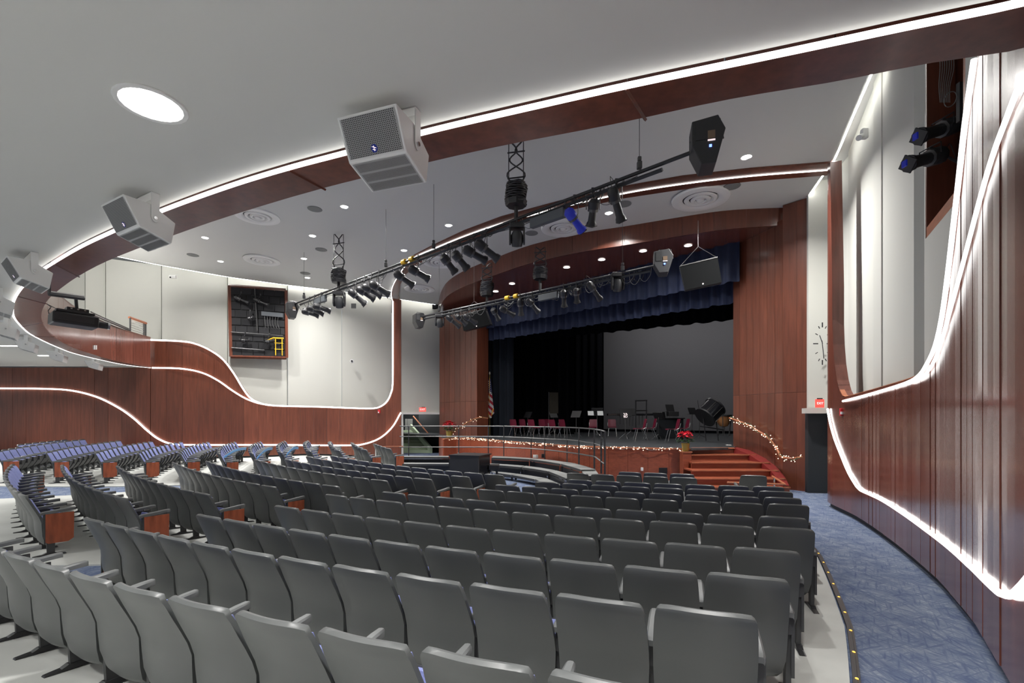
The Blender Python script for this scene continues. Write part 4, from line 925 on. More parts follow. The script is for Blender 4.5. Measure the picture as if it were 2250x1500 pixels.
def coil(P_, x, yt, yb, wpx, ctop, lab):
    D = P_.at(x).y; q = P_.at(x); c0, c1 = P(x, yb, D), P(x, yt, D); r = wpx * D / F / 2
    t = thing('cable_coil', lab, 'cable coil', tuple(c0), 0, 'hanging cable coils'); H = c1.z - c0.z; m = MB(); turns = 9
    pts = [Vector((c0.x + (r - .02 + .02 * math.sin(k * 1.3)) * math.cos(k * 2 * PI / 14), c0.y + (r - .02 + .02 * math.cos(k * .9)) * math.sin(k * 2 * PI / 14), c0.z + H * k / (14 * turns) + .012 * math.sin(k * 2.1))) for k in range(14 * turns)]
    link('coiled_cable', MB().tube(pts, H / turns * .42, 5), BLACK, t, smooth=True)
    link('basket', MB().lathe([(.0, -.05), (r * .9, -.04), (r * 1.02, .08 * 1), (r * .95, .09), (.0, .09)], Matrix.Translation(c0), 8), BLACK, t); link('core', MB().tube([c0, c1], r * .7, 8), DARKP, t)
    link('hanger', MB().tube([c0 - up * .04, q], .05, 6), BLACK, t)
    zt = ctop; a = c1 + Vector((-.17, 0, 0)); b = c1 + Vector((.17, 0, 0)); A, B = Vector((a.x, a.y, zt)), Vector((b.x, b.y, zt))
    for u, v in ((a, A), (b, B)): link('hanger_rod', MB().tube([u + up * .02, v], .01, 4), BLACK, t)
    hh = zt - c1.z
    for f in (.12, .72): link('cross_bar', MB().tube([a + up * hh * f + Vector((-.03, 0, 0)), b + up * hh * f + Vector((.03, 0, .05))], .018, 5), BLACK, t)
    for s_ in (-1, 1): swag(t, [c1 + Vector((s_ * .1, 0, 0)), c1 + Vector((s_ * .2, 0, hh * .25)), c1 + Vector((-s_ * .15, .02, hh * .55)), c1 + Vector((s_ * .02, .03, hh * .8)), c1 + Vector((-s_ * .14, 0, hh))], .018, BLACK, 'feed_cable')
q = P1.at(1135); coil(P1, 1134, 404, 449, 48, ceil_z(q.x, q.y), 'big black cable coil hanging over the front pipe, right one'); q = P1.at(745); coil(P1, 744, 592, 619, 32, ceil_z(q.x, q.y), 'smaller black cable coil hanging over the front pipe, left one')
coil(P2, 1187, 588, 611, 32, EYE + 5.5, 'cable coil over the rear pipe, right one'); coil(P2, 1070, 620, 648, 30, EYE + 5.5, 'cable coil over the rear pipe, left one')
for P_, x, w_, l in ((P1, 1203, .62, 'grey wiring box on the front pipe right of the coil'), (P1, 703, .6, 'grey wiring box on the front pipe near its left end'), (P2, 1205, .5, 'grey wiring box on the rear pipe')):
    q = P_.at(x); d = (P_.B - P_.A).normalized(); n_ = Vector((-d.y, d.x, 0)); M = Matrix((d, n_, up)).transposed(); single('wiring_box', MB().box(q - up * .24, (w_ * 1.5, .12, .2), M), mat('grey_box', (.09, .1, .11), .5), l, 'wiring box', bevel=.01)
for P_, x, l in ((P1, 888, 'front pipe, left of the gap'), (P1, 905, 'front pipe, right of the gap'), (P2, 1115, 'rear pipe, left of the gap'), (P2, 1134, 'rear pipe, right of the gap')):
    q = P_.at(x); d = (P_.B - P_.A).normalized(); single('pipe_end_cap', MB().tube([q - d * .09, q + d * .09], .085, 8), YELLOW, 'yellow end cap on the ' + l, 'end cap', 'yellow pipe caps', bevel=.02)
def hexspk(c, lab, sx, sz, rz, colr, D, lights=True):
    t = thing('stage_loudspeaker', lab, 'loudspeaker', tuple(c), rz); IMl = IM[t.name]
    prf_ = [(-.5, .42), (.28, .5), (.5, .2), (.22, -.5), (-.22, -.5), (-.5, -.1)]
    prf_ = [(u * sx, v * sz) for u, v in prf_]
    Rz = Matrix.Rotation(rz, 3, 'Z')
    link('cabinet', MB().prism(prf_, c + Rz @ Vector((0, -.22, 0)), Rz @ Vector((1, 0, 0)), (0, 0, 1), Rz @ Vector((0, .44, 0))), colr, t, bevel=.012)
    f = c + Rz @ Vector((0, -.226, 0)); ex = Rz @ Vector((1, 0, 0))
    link('side_grille', MB().box(f + ex * (-.24 * sx) + up * .2 * sz, (.3 * sx, .006, .4 * sz), Rz), DARKP, t)
    link('connector_panel', MB().box(f + ex * (.08 * sx) + up * .1 * sz, (.22 * sx, .008, .16 * sz), Rz), mat('bronze_label', (.22, .15, .1), .4), t)
    link('label_strip', MB().box(f + ex * (.08 * sx) + up * -.02 * sz, (.22 * sx, .01, .03 * sz), Rz), WLET, t)
    if lights: link('status_light', MB().box(f + ex * (.05 * sx) - up * .14 * sz, (.04, .012, .04), Rz), BLUED, t)
    link('mount_yoke', MB().tube([c + ex * (-.5 * sx) + up * .1, c + ex * (-.2 * sx) + up * (sz * .58), c + ex * (.4 * sx) + up * (sz * .56), c + ex * (.5 * sx) + up * .1], .014, 5), BLACK, t)
q = P1.at(1553); hexspk(P(1553, 322, q.y), 'dark angular loudspeaker on the right end of the front pipe', .52, .78, -.25, DARKP, q.y)
q = P1.at(644); hexspk(P(642, 682, q.y), 'small black angular loudspeaker on the left end of the front pipe', .46, .66, .6, BLACK, q.y, False)
q = P2.at(1457); hexspk(P(1457, 578, q.y), 'pale grey angular loudspeaker with blue lamp on the right end of the rear pipe', .5, .62, -.25, mat('grey_cabinet', (.055, .056, .06), .5), q.y)
q = P2.at(920); hexspk(P(921, 705, q.y), 'black angular loudspeaker on the left end of the rear pipe', .44, .6, .5, BLACK, q.y, False)
def hangspk(C4, D0, D1, lab, cx, cy, ztop):
    a, b, c, d = [P(x, y, dd) for (x, y), dd in zip(C4, (D0, D1, D1, D0))]; n_ = (b - a).cross(d - a).normalized(); n_ = n_ if n_.y > 0 else -n_
    t = thing('hanging_loudspeaker', lab, 'loudspeaker', tuple((a + c) / 2)); T = n_ * .3
    link('cabinet', MB().hexa([d, c, c + T, d + T], [a, b, b + T, a + T]), BLACK, t, bevel=.01); e = n_ * -.012
    link('front_grille', MB().hexa([d + e, c + e, c, d], [a + e, b + e, b, a]), mat('black_cloth', (.006, .0065, .007), .9, spec=.15), t)
    link('top_plate', MB().hexa([a + up * .02, b + up * .02, b + T * 1.1 + up * .02, a + T * 1.1 + up * .02], [a + up * .05, b + up * .05, b + T * 1.1 + up * .05, a + T * 1.1 + up * .05]), STEEL, t)
    m = (d + c) / 2; link('badge', MB().box(m.lerp((a + b) / 2, .1) - n_ * .014, (.035, .01, .035)), WLET, t)
    tp = (a + b) / 2 + T * .5; link('steel_cable', MB().tube([a + T * .5 + up * .05, tp + up * .5, Vector((tp.x, tp.y, ztop))], .008, 4), CHROME, t); link('steel_cable', MB().tube([b + T * .5 + up * .05, tp + up * .5], .008, 4), CHROME, t)
hangspk([(1494, 587), (1577, 567), (1586, 620), (1506, 637)], 13.6, 13.3, 'large black loudspeaker hanging tilted under the wooden soffit at right', 0, 0, EYE + 5.56)
hangspk([(1012, 695), (1066, 680), (1078, 712), (1019, 727)], 19.2, 18.9, 'black loudspeaker hanging under the soffit at left behind the rear pipe', 0, 0, ceil_z(-1.6, 19.1))

# ------------------------------------------------------------------ wall openings
fx = [(503, 627.5), (628, 637.5), (629.5, 786), (507, 783)]
wn = setting('window_1', 'wood-framed lighting opening in the far pale wall'); d0, d1 = 22.35, 23.2
A, B, C_, D_ = [P(x, y, d) for (x, y), d in zip(fx, (d0, d1, d1, d0))]
ux = (B - A).normalized()
for a, b in ((A, B), (B, C_), (C_, D_), (D_, A)): link('frame', MB().tube([a, b], .085, 4), WOOD, wn)
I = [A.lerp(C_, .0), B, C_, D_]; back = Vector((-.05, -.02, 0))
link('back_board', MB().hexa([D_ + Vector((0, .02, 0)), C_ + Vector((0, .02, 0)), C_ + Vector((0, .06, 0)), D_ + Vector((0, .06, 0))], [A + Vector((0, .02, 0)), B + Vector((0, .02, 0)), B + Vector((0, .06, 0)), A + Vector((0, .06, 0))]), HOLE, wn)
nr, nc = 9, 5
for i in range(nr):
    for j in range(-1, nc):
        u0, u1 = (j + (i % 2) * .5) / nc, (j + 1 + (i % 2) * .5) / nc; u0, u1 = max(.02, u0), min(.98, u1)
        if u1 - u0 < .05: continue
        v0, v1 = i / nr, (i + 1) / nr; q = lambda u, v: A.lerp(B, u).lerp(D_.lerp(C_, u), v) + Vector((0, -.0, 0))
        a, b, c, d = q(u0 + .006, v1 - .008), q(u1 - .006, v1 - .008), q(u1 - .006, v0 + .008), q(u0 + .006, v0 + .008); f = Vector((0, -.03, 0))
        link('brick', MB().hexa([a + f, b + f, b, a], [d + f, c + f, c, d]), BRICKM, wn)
def wl_(u, v, o=-.25): return A.lerp(B, u).lerp(D_.lerp(C_, u), v) + Vector((0, o, 0))
t = thing('window_lighting_rack', 'pipes and wiring box inside the far framed lighting opening', 'lighting rack', tuple(wl_(.5, 1, -.1)))
for (a, b, c, d) in ((.04, .66, .96, .68), (.04, .88, .62, .90), (.47, .02, .50, .62)): link('pipe', MB().tube([wl_(a, b, -.12), wl_(c, d, -.12)], .025, 6), STEEL, t)
link('wiring_box', MB().hexa([wl_(.58, .40, -.14), wl_(.96, .41, -.14), wl_(.96, .41, -.06), wl_(.58, .40, -.06)], [wl_(.58, .34, -.14), wl_(.96, .35, -.14), wl_(.96, .35, -.06), wl_(.58, .34, -.06)]), mat('grey_box', (.09, .1, .11), .5), t)
for k in range(6): swag(t, [wl_(.63 + .05 * k, .40, -.12), wl_(.64 + .045 * k, .5, -.13), wl_(.65 + .05 * k, .58, -.12)], .009, STEEL)
t = thing('yellow_ladder', 'yellow safety ladder frame inside the far framed opening', 'ladder', tuple(wl_(.8, 1, -.1)))
link('top_rail', MB().tube([wl_(.64, .77, -.1), wl_(.78, .72, -.1), wl_(.97, .72, -.1)], .04, 5), YELLOW, t)
for u in (.82, .94): link('upright', MB().tube([wl_(u, .72, -.1), wl_(u, .97, -.1)], .025, 5), YELLOW, t)
for v in (.79, .88): link('rung', MB().tube([wl_(.8, v, -.1), wl_(.96, v, -.1)], .018, 5), YELLOW, t)
class Pt:
    def __init__(s, q): s.q = q
    def at(s, x): return s.q
for (u, v, u2, v2, l) in ((.14, .17, .38, .24, 'upper left'), (.47, .18, .72, .25, 'upper right'), (.36, .47, .46, .44, 'middle'), (.24, .78, .38, .77, 'lower left'), (.66, .79, .82, .76, 'lower right')):
    a, b = wl_(u, v), wl_(u2, v2); mid = (a + b) / 2
    f = lambda q: (CX0 + F * q.x / q.y, HOR - F * (q.z - EYE) / q.y)
    ers(Pt(Vector((mid.x, mid.y, mid.z + .35))), *f(a), *f(b), f'small spotlight inside the far framed opening, {l}', 'spotlights in the far opening', .1, BLACK, .09)
# right opening spotlights
Aq, Bq_, nq, dq, zs = W2
for (a, b, l) in (((2105, 272), (2020, 300), 'upper black spotlight leaning out of the right wall opening'), ((2075, 338), (1996, 360), 'lower black spotlight leaning out of the right wall opening')):
    q = P(*a, 6.2); t = ers(Pt(q + Vector((.35, .1, -.1))), *a, *b, l, 'spotlights in the right opening', -.1, DARKP, .11)
    e = P(*b, 6.1); link('blue_gel', MB().box(e - Vector((.05, 0, 0)), (.02, .07, .08)), BLUEL, t)
t = thing('hanging_cables', 'bundle of thin grey cables hanging in the right wall opening', 'cables', tuple(P(2075, 180, 6.0)))
for k in range(7):
    x = 2064 + k * 5; swag(t, [P(x, 110, 6.3), P(x + 1.5, 150, 6.3), P(x - 1 - k, 190, 6.2), P(x - 1.5 * k + 2, 225, 6.2)], .006, RISER)
link('cable', MB().tube([P(2088 + 14 * math.cos(q * PI / 8), 218 - 16 * math.sin(q * PI / 8) - 6 * math.cos(q * PI / 8), 6.1) for q in range(17)], .006, 4), RISER, t)
link('mount_bar', MB().box(P(2109, 225, 6.1), (.05, .05, .5)), STEEL, t)

# ------------------------------------------------------------------ small wall items
def wallbox(name, x, y, D, w_, h, m, lab, cat, dep=.06): return single(name, MB().box(P(x, y, D), (w_, dep, h)), m, lab, cat, bevel=.008)
c = thing('security_camera', 'small white wall camera on the far left pale wall', 'camera', tuple(P(378, 608, 21.45))); link('housing', MB().box(P(380, 608, 21.4), (.32, .1, .14)), WHITE, c, bevel=.02); link('lens', MB().tube([P(374, 609, 21.35), P(374, 609, 21.25)], .035, 8), BLACK, c)
c = thing('security_camera', 'small round white dome camera on the pale wall near the far pier', 'camera', tuple(P(773, 793, 24.0))); link('mount', MB().tube([P(773, 793, 24.1), P(773, 793, 23.95)], .1, 12), WHITE, c); link('dome', MB().tube([P(773, 793, 23.95), P(773, 793, 23.85)], .05, 10), DARKP, c)
wallbox('wall_vent', 777, 672, 24.05, .24, .24, RISER, 'small square grey grille high on the far pale wall', 'vent')
c = thing('motion_sensor', 'small white motion sensor on the right pale wall', 'sensor', tuple(P(1895, 296, 9.4))); link('housing', MB().box(P(1899, 294, 9.45), (.12, .1, .2)), WHITE, c, bevel=.02); link('eye', MB().tube([P(1893, 300, 9.42), P(1887, 303, 9.35)], .055, 10), WHITE, c)
def alarm(x, y, D, s, lab):
    c = thing('fire_alarm', lab, 'fire alarm', tuple(P(x, y, D))); link('body', MB().box(P(x, y, D), (.13 * s, .06, .2 * s)), RED, c, bevel=.012); link('strobe_lens', MB().box(P(x - 1.5 * s, y + 2, D - .04), (.05 * s, .04, .07 * s)), WHITE, c)
q = RP.pix(1851, 905, .05, sd); alarm(1851, 905, q.y, .8, 'red fire alarm on the right wooden wall beside the light line'); q = LP.pix(833, 903, .05, sl); alarm(833, 903.5, q.y - .1, .85, 'tiny red fire alarm on the far wooden wall under the light line')
def exit_sign(x, y, D, w_, h, lab, rz, lett=True):
    c = P(x, y, D); R_ = Matrix.Rotation(rz, 3, 'Z'); t = thing('exit_sign', lab, 'exit sign', tuple(c)); link('panel', MB().box(c, (w_, .03, h), R_), REDL, t); link('canopy', MB().box(c + up * h * .56 + R_ @ Vector((w_ * .1, .03, 0)), (w_ * .5, .06, h * .18), R_), BLACK, t)
    o = text_mesh('letters', 'EXIT', min(h * .82, w_ * .38), WLET, t)
    o.location = c + R_ @ Vector((0, -.022, 0)); o.rotation_euler = (PI / 2, 0, rz); return t
exit_sign(928.5, 899.5, 25.5, .36, .22, 'red glowing exit sign above the stair opening left of the stage', 0)
exit_sign(1801, 886, 12.45, .22, .215, 'red glowing exit sign standing over the pale ledge at right', .0); c = P(1806.5, 887, 12.6); 
ck = thing('wall_clock', 'large wall clock made only of black markers and two hands', 'clock', tuple(P(1806, 755, 12.7))); cc = P(1806, 755, 12.76)
wx = (P(1822, 755, 12.75) - P(1790, 755, 12.9)).normalized(); nn = Vector((0, -1, 0)); R_ = .50; sx = .36
for k in range(12):
    a = k * PI / 6; big_ = k % 3 == 0; r_ = R_; cpos = cc + Vector((math.sin(a) * r_ * sx, -.02, math.cos(a) * r_)); link('hour_marker', MB().box(cpos, ((.028 if big_ else .018), .012, .13 if big_ else .07) , Matrix.Rotation(a, 3, 'Y')), BLACK, ck)
link('hour_hand', MB().tube([cc + Vector((0, -.03, 0)), cc + Vector((-.08, -.03, .22))], .012, 4), BLACK, ck); link('minute_hand', MB().tube([cc + Vector((-.02, -.035, .08)), cc + Vector((.03, -.035, -.40))], .011, 4), BLACK, ck)

area('stage_fill_light', (3.5, 24, 8.8), 8, 1300, (0, 0, 0), (1, .97, .95), sy=3)  # unseen lamps added over the stage to brighten screen and floor
area('stage_fill_light', (9, 20.5, 8.8), 5, 700, (0, 0, 0), (1, .97, .95), sy=3)

# ------------------------------------------------------------------ choir risers in front of the stage
def unit(name_lab, tiers, group='choir risers in front of the stage'):
    t = thing('choir_riser', name_lab, 'choir riser', tuple(PZ(*tiers[0][1][0], tiers[0][0])), 0, group)
    for z, fr_, bk_ in tiers:
        f = [PZ(x, y, z) for x, y in fr_]; b = [PZ(x, y, z) for x, y in bk_]
        link('deck', MB().shell([f, b], (0, 0, -.03)), RISER, t); e = [p + Vector((0, -.012, .003)) for p in f]; link('deck_edge', MB().shell([e, [p - up * .07 for p in e]], (0, .012, 0)), DARKP, t)
        for p, q in ((f[0], b[0]), (f[-1], b[-1])):
            for r_ in (p.lerp(q, .15), p.lerp(q, .85)):
                if z > .15: link('leg', MB().tube([r_ - up * .05, Vector((r_.x, r_.y, .0))], .018, 5), BLACK, t)
        if z > .3:
            a, b2 = f[0], f[-1]; link('back_panel', MB().hexa([a + Vector((0, .25, -z + .12)), b2 + Vector((0, .25, -z + .12)), b2 + Vector((0, .27, -z + .12)), a + Vector((0, .27, -z + .12))], [a + Vector((0, .25, -.1)), b2 + Vector((0, .25, -.1)), b2 + Vector((0, .27, -.1)), a + Vector((0, .27, -.1))]), BLACK, t)
    return t
unit('three-step choir riser with grey decks, centre unit right of the piano', [(.6, [(1080, 1005), (1122, 1006.2), (1163, 1008.6)], [(1084, 1001.3), (1128, 1003.2), (1174, 1006.6)]), (.4, [(1077, 1020.8), (1110, 1023), (1144, 1026)], [(1077, 1017.8), (1114, 1019.6), (1153, 1022.6)]), (.2, [(1090, 1038.6), (1106, 1040.6), (1122, 1043)], [(1080, 1034.8), (1106, 1036.8), (1134.5, 1040)])])
unit('three-step choir riser with grey decks, second unit right of the piano', [(.6, [(1165, 1008.8), (1198, 1013), (1231, 1018.6)], [(1176, 1006.8), (1218, 1011), (1259, 1016.6)]), (.4, [(1146, 1026.2), (1174, 1030), (1203, 1034.8)], [(1155, 1022.8), (1188, 1027), (1220, 1032.6)]), (.2, [(1124, 1043.2), (1149, 1047.6), (1174, 1052.6)], [(1136, 1040.2), (1168, 1044.6), (1199, 1050)])])
unit('three-step choir riser with grey decks, unit at the right end of the curve', [(.6, [(1233, 1018.9), (1254, 1024.6), (1275.5, 1031)], [(1261, 1017), (1285, 1023.4), (1308.5, 1030.6)]), (.4, [(1205, 1035.2), (1223, 1042), (1242, 1050)], [(1222, 1033), (1248, 1040), (1274, 1048)]), (.2, [(1176, 1053), (1200, 1063), (1225, 1075)], [(1201, 1050.4), (1216, 1056.4), (1231, 1063)])])
unit('short single deck turned inward at the right end of the choir risers', [(.55, [(1286, 1045.6), (1301, 1045.4), (1318, 1045)], [(1277, 1032.4), (1292, 1032), (1308.5, 1031.8)])])
unit('straight choir riser with pale deck edges left of the piano', [(.6, [(878, 1003.4), (930, 1003.4), (986, 1003.6)], [(878, 1001), (930, 1001), (986, 1001.2)]), (.4, [(880, 1018.8), (930, 1019), (986, 1019.2)], [(880, 1015.8), (930, 1016), (986, 1016.2)])])
DR = [(870, 18.0), (1071, 17.5), (1120, 17.2), (1174, 16.9), (1225, 16.0), (1260, 15.1), (1290, 14.2), (1309, 13.6), (1332, 13.2)]
def rp(x, y): return P(x, y, interp(DR, x))
t = thing('safety_railing', 'dark three-bar safety railing curving behind the choir risers', 'railing', tuple(rp(1100, 1010)))
TR_ = [(878, 936), (980, 936), (1071, 936), (1130, 936.4), (1187, 937.4), (1230, 938.2), (1263, 939.4), (1290, 941), (1309, 943), (1322, 945.4), (1330, 948)]
MR_ = [(878, 958.6), (980, 958.6), (1071, 958.8), (1120, 960), (1163, 962), (1210, 964.4), (1258, 966.8), (1290, 972), (1306, 974), (1328, 982)]
BR_ = [(878, 982), (980, 982), (1071, 982), (1120, 983), (1163, 985), (1210, 989), (1263, 995.6), (1290, 1000), (1309, 1004), (1328, 1019)]
for L_ in (TR_, MR_, BR_): link('rail', MB().tube(dense([rp(*q) for q in L_], .3), .022, 6), STEEL, t, smooth=True)
for x, yb in ((898, 1002), (1008, 1002), (1073, 1001), (1107, 1002), (1167, 1006), (1197, 1009), (1246, 1016), (1272, 1020), (1306, 1030), (1321, 1040), (1329, 1044)):
    link('post', MB().tube([rp(x, interp(TR_, x) - 1), rp(x, yb)], .027 if x > 1265 else .02, 6), DARKP, t)
# upright piano
D = 13.6; pn = thing('upright_piano', 'black upright piano seen from behind in front of the choir risers', 'piano', tuple(P(1030, 1070, D)))
a, b, c = P(988, 1001, D + .3), P(1051, 1003.5, D), P(1077, 1005, D + .8)
def down(p, z): return Vector((p.x, p.y, z))
z1_ = a.z; link('back_cloth', MB().hexa([down(a, .30), down(b, .30), down(b, .30) + Vector((.02, .04, 0)), down(a, .3) + Vector((.02, .04, 0))], [down(a, z1_), down(b, z1_), down(b, z1_) + Vector((.02, .04, 0)), down(a, z1_) + Vector((.02, .04, 0))]), DARKP, pn)
link('cabinet', MB().hexa([down(a, .12) + Vector((.02, .05, 0)), down(b, .12) + Vector((.0, .05, 0)), down(c, .12), down(a, .12) + Vector((.35, .85, 0))], [down(a, z1_) + Vector((.02, .05, 0)), down(b, z1_) + Vector((0, .05, 0)), down(c, z1_), down(a, z1_) + Vector((.35, .85, 0))]), DRUM, pn, bevel=.01)
link('lid', MB().hexa([down(a, z1_) - Vector((.03, .03, 0)), down(b, z1_) + Vector((.03, -.03, 0)), down(c, z1_) + Vector((.04, 0, 0)), down(a, z1_) + Vector((.33, .87, 0))], [down(a, z1_ + .03) - Vector((.03, .03, 0)), down(b, z1_ + .03) + Vector((.03, -.03, 0)), down(c, z1_ + .03) + Vector((.04, 0, 0)), down(a, z1_ + .03) + Vector((.33, .87, 0))]), BLACK, pn)
link('lower_board', MB().hexa([down(a, .08), down(b, .08), down(b, .08) + Vector((0, .04, 0)), down(a, .08) + Vector((0, .04, 0))], [down(a, .27), down(b, .27), down(b, .27) + Vector((0, .04, 0)), down(a, .27) + Vector((0, .04, 0))]), BLACK, pn)
link('key_shelf', MB().box(down(c, .55) + Vector((.12, .05, 0)), (.3, .5, .12)), BLACK, pn); link('leg', MB().box(down(c, .27) + Vector((.2, .0, 0)), (.07, .07, .54)), BLACK, pn)
swag(pn, [down(b, .5) + Vector((-.25, -.03, 0)), down(b, .38) + Vector((-.18, -.08, 0)), down(b, .28) + Vector((-.05, -.06, 0))], .01, RISER)
for x, y, w_, h, m_, l in ((1007, 996, .06, .1, WHITE, 'small white wall outlet at the left of the stage front'), (1045, 997, .05, .13, BLACK, 'small black device standing on the riser behind the piano'), (1411, 1030, .07, .1, WHITE, 'small white outlet plate on the stage front beside the black grille'), (1180, 1002, .21, .11, WHITE, 'white electrical box on the stage front'), (1196, 1001, .12, .14, BLACK, 'black electrical box beside the white one on the stage front'), (1457, 1034, .25, .2, BLACK, 'square black grille low on the stage front')):
    tt = SPn.hit(x); q = SPn.pix(x, y, .05, ssd); o = single('wall_outlet' if h < .12 and m_ is WHITE else ('stage_grille' if w_ > .24 else 'electrical_box'), MB().box(q, (w_, .05, h)), m_, l, 'outlet' if m_ is WHITE else 'box', bevel=.004)

# ------------------------------------------------------------------ things on the stage
def leg_(t, a, b, r=.012): link('leg', MB().tube([a, b], r, 5), CHROME, t, world=False)
CH = thing('stage_chair', 'x', 'chair')
g = [[Vector((.20 * (2 * j / 4 - 1), y, z + .008 * abs(2 * j / 4 - 1))) for j in range(5)] for y, z in ((-.19, .46), (-.05, .44), (.1, .45), (.2, .45), (.23, .43))]
link('seat', MB().shell(g, (0, 0, .012)), MAROON, CH, smooth=True, world=False)
g = [[Vector(((.2 - .02 * (i == 3)) * (2 * j / 4 - 1), y + .03 * abs(2 * j / 4 - 1), z)) for j in range(5)] for i, (y, z) in enumerate(((-.19, .48), (-.215, .62), (-.25, .76), (-.27, .84)))]
link('backrest', MB().shell(g, (0, .014, 0)), MAROON, CH, smooth=True, world=False)
for s_ in (-1, 1):
    leg_(CH, (s_ * .17, .12, .43), (s_ * .21, .22, .0)); leg_(CH, (s_ * .17, -.1, .43), (s_ * .21, -.27, .0))
    link('back_frame', MB().tube([(s_ * .18, -.02, .42), (s_ * .205, -.2, .5), (s_ * .205, -.24, .68)], .012, 5), CHROME, CH, world=False)
def onstage(x, y): return PZ(x, y, HS)
CHS = [(1133, 958, -2.45, 'leftmost'), (1153, 956.5, -2.45, 'second from the left'), (1173, 959.5, -2.45, 'third from the left'), (1196, 957, -2.45, 'fourth from the left'), (1208, 955, -2.45, 'fifth, set back behind its neighbours'), (1219, 960.5, -2.45, 'sixth from the left'), (1241, 959, -2.45, 'seventh, at the right of the left group'),
       (1303, 958, 2.9, 'behind the music stand with papers'), (1345, 957.5, 3.0, 'facing the seats, right of the stand with papers'), (1406, 967, 1.5, 'left one of the pair beside the lettered stand'), (1428, 965, 1.5, 'right one of the pair beside the lettered stand'), (1478, 969.5, 1.5, 'left one of the pair near the red flowers'), (1500, 966, 1.5, 'right one of the pair near the red flowers')]
for x, y, rz, l in CHS:
    q = onstage(x, y); r = dup(CH, tuple(q), rz, 'maroon stage chair with chrome legs, ' + l, 'maroon chairs on the stage'); s_ = .98 if y < 964 else 1.04; r.scale = (s_,) * 3
for o in [CH] + [o for o in bpy.data.objects if o.parent == CH]: bpy.data.objects.remove(o)
MS = thing('music_stand', 'x', 'music stand')
link('desk', MB().box((0, 0, 1.05), (.50, .03, .34), Matrix.Rotation(.45, 3, 'X') if False else Matrix.Rotation(-.5, 3, 'X')), BLACK, MS, world=False)
link('shelf', MB().box((0, .10, .91), (.50, .06, .012)), BLACK, MS, world=False); link('pole', MB().tube([(0, 0, .2), (0, 0, .98)], .013, 6), STEEL, MS, world=False)
for k in range(3): a = k * 2 * PI / 3 + .5; link('foot', MB().tube([(0, 0, .22), (.16 * math.cos(a), .16 * math.sin(a), .1), (.27 * math.cos(a), .27 * math.sin(a), 0)], .011, 5), CHROME, MS, world=False)
STD = [(1160, 955.5, -.9, 1.0, 'behind the leftmost chairs'), (1216, 954.5, .6, 1.0, 'behind the fourth and fifth chairs'), (1266, 960, -.7, 1.02, 'with bare pole, right of the left chair group'), (1312, 962, 3.0, 1.12, 'holding two white sheets of paper'), (1374, 964, .15, 1.08, 'with white lettering on its desk'), (1386, 958, .1, 1.12, 'directly behind the lettered one'),
       (1450, 957.5, 2.6, 1.0, 'wide dark one behind the pair of chairs'), (1447, 964.5, 2.2, .95, 'tilted toward the left, between the chair pairs'), (1472, 950.5, .2, 1.38, 'tall one against the grey screen'), (1521, 953, .4, 1.2, 'narrow one left of the big drum'), (1603, 950, .0, 1.45, 'tall one cut off by the right jamb')]
for x, y, rz, s_, l in STD:
    r = dup(MS, tuple(onstage(x, y)), rz, 'black music stand ' + l, 'black music stands on the stage'); r.scale = (1.15 if 'papers' in l else 1, 1, s_)
for o in [MS] + [o for o in bpy.data.objects if o.parent == MS]: bpy.data.objects.remove(o)
for dx in (-13, 8):
    D = onstage(1312, 962).y; q = P(1311 + dx, 907.5, D - .16); single('sheet_music', MB().box(q, (.26, .006, .22), Matrix.Rotation(-.5, 3, 'X')), PAPER, f"white music sheet on the wide stand, {'left' if dx < 0 else 'right'} one", 'paper', 'music sheets')
D = onstage(1374, 964).y
for k, (wd_, y) in enumerate((('VA', 907.6), ('BD', 913.0))):   # lettering only partly legible in the photo
    o = text_mesh('stand_lettering', wd_, .14, WLET)
    o.location = P(1374.5, y + 2, D - .24); o.rotation_euler = (PI / 2 - .35, 0, .1); o['label'] = f"white painted letters on the black music stand, {'upper' if k == 0 else 'lower'} line"; o['category'] = 'lettering'
# percussion
D = 17.5
bd = thing('bass_drum', 'large black bass drum tilted on its stand at the right of the stage', 'drum', tuple(onstage(1558, 960)))
c = P(1560, 905, D); ax = Vector((.72, .25, .62)).normalized()
link('shell', MB().tube([c - ax * .28, c + ax * .28], .38, 24), DRUM, bd, smooth=True)
for s_ in (-1, 1): link('hoop', MB().tube([c + ax * (s_ * .30) - ax * .03, c + ax * (s_ * .30) + ax * .03], .41, 24), BLACK, bd, smooth=True)
pu = ax.cross(up).normalized(); pv = ax.cross(pu)
for k in range(8):
    a = k * PI / 4; o = (pu * math.cos(a) + pv * math.sin(a)) * .395; link('tension_rod', MB().tube([c + o - ax * .29, c + o + ax * .29], .008, 4), CHROME, bd)
for x in (1545, 1572): link('stand_leg', MB().tube([P(x, 915, D), P(x + 6, 968, D)], .02, 5), BLACK, bd)
link('stand_bar', MB().tube([P(1538, 936, D), P(1590, 944, D)], .02, 5), BLACK, bd)
t = thing('microphone_stand', 'thin microphone boom stand leaning left of the bass drum', 'stand', tuple(onstage(1537, 961)))
q = onstage(1537, 961); link('pole', MB().tube([q + up * .1, q + up * 1.15], .012, 5), STEEL, t); link('boom', MB().tube([q + up * 1.0, P(1533, 879, q.y), ], .01, 5), BLACK, t)
for k in range(3): a = k * 2.1; link('leg', MB().tube([q + up * .12, q + Vector((.3 * math.cos(a), .3 * math.sin(a), 0))], .012, 5), CHROME, t)
tm = thing('timpani_drum', 'copper kettle drum with black frame beside the right jamb', 'drum', tuple(onstage(1590, 952)))
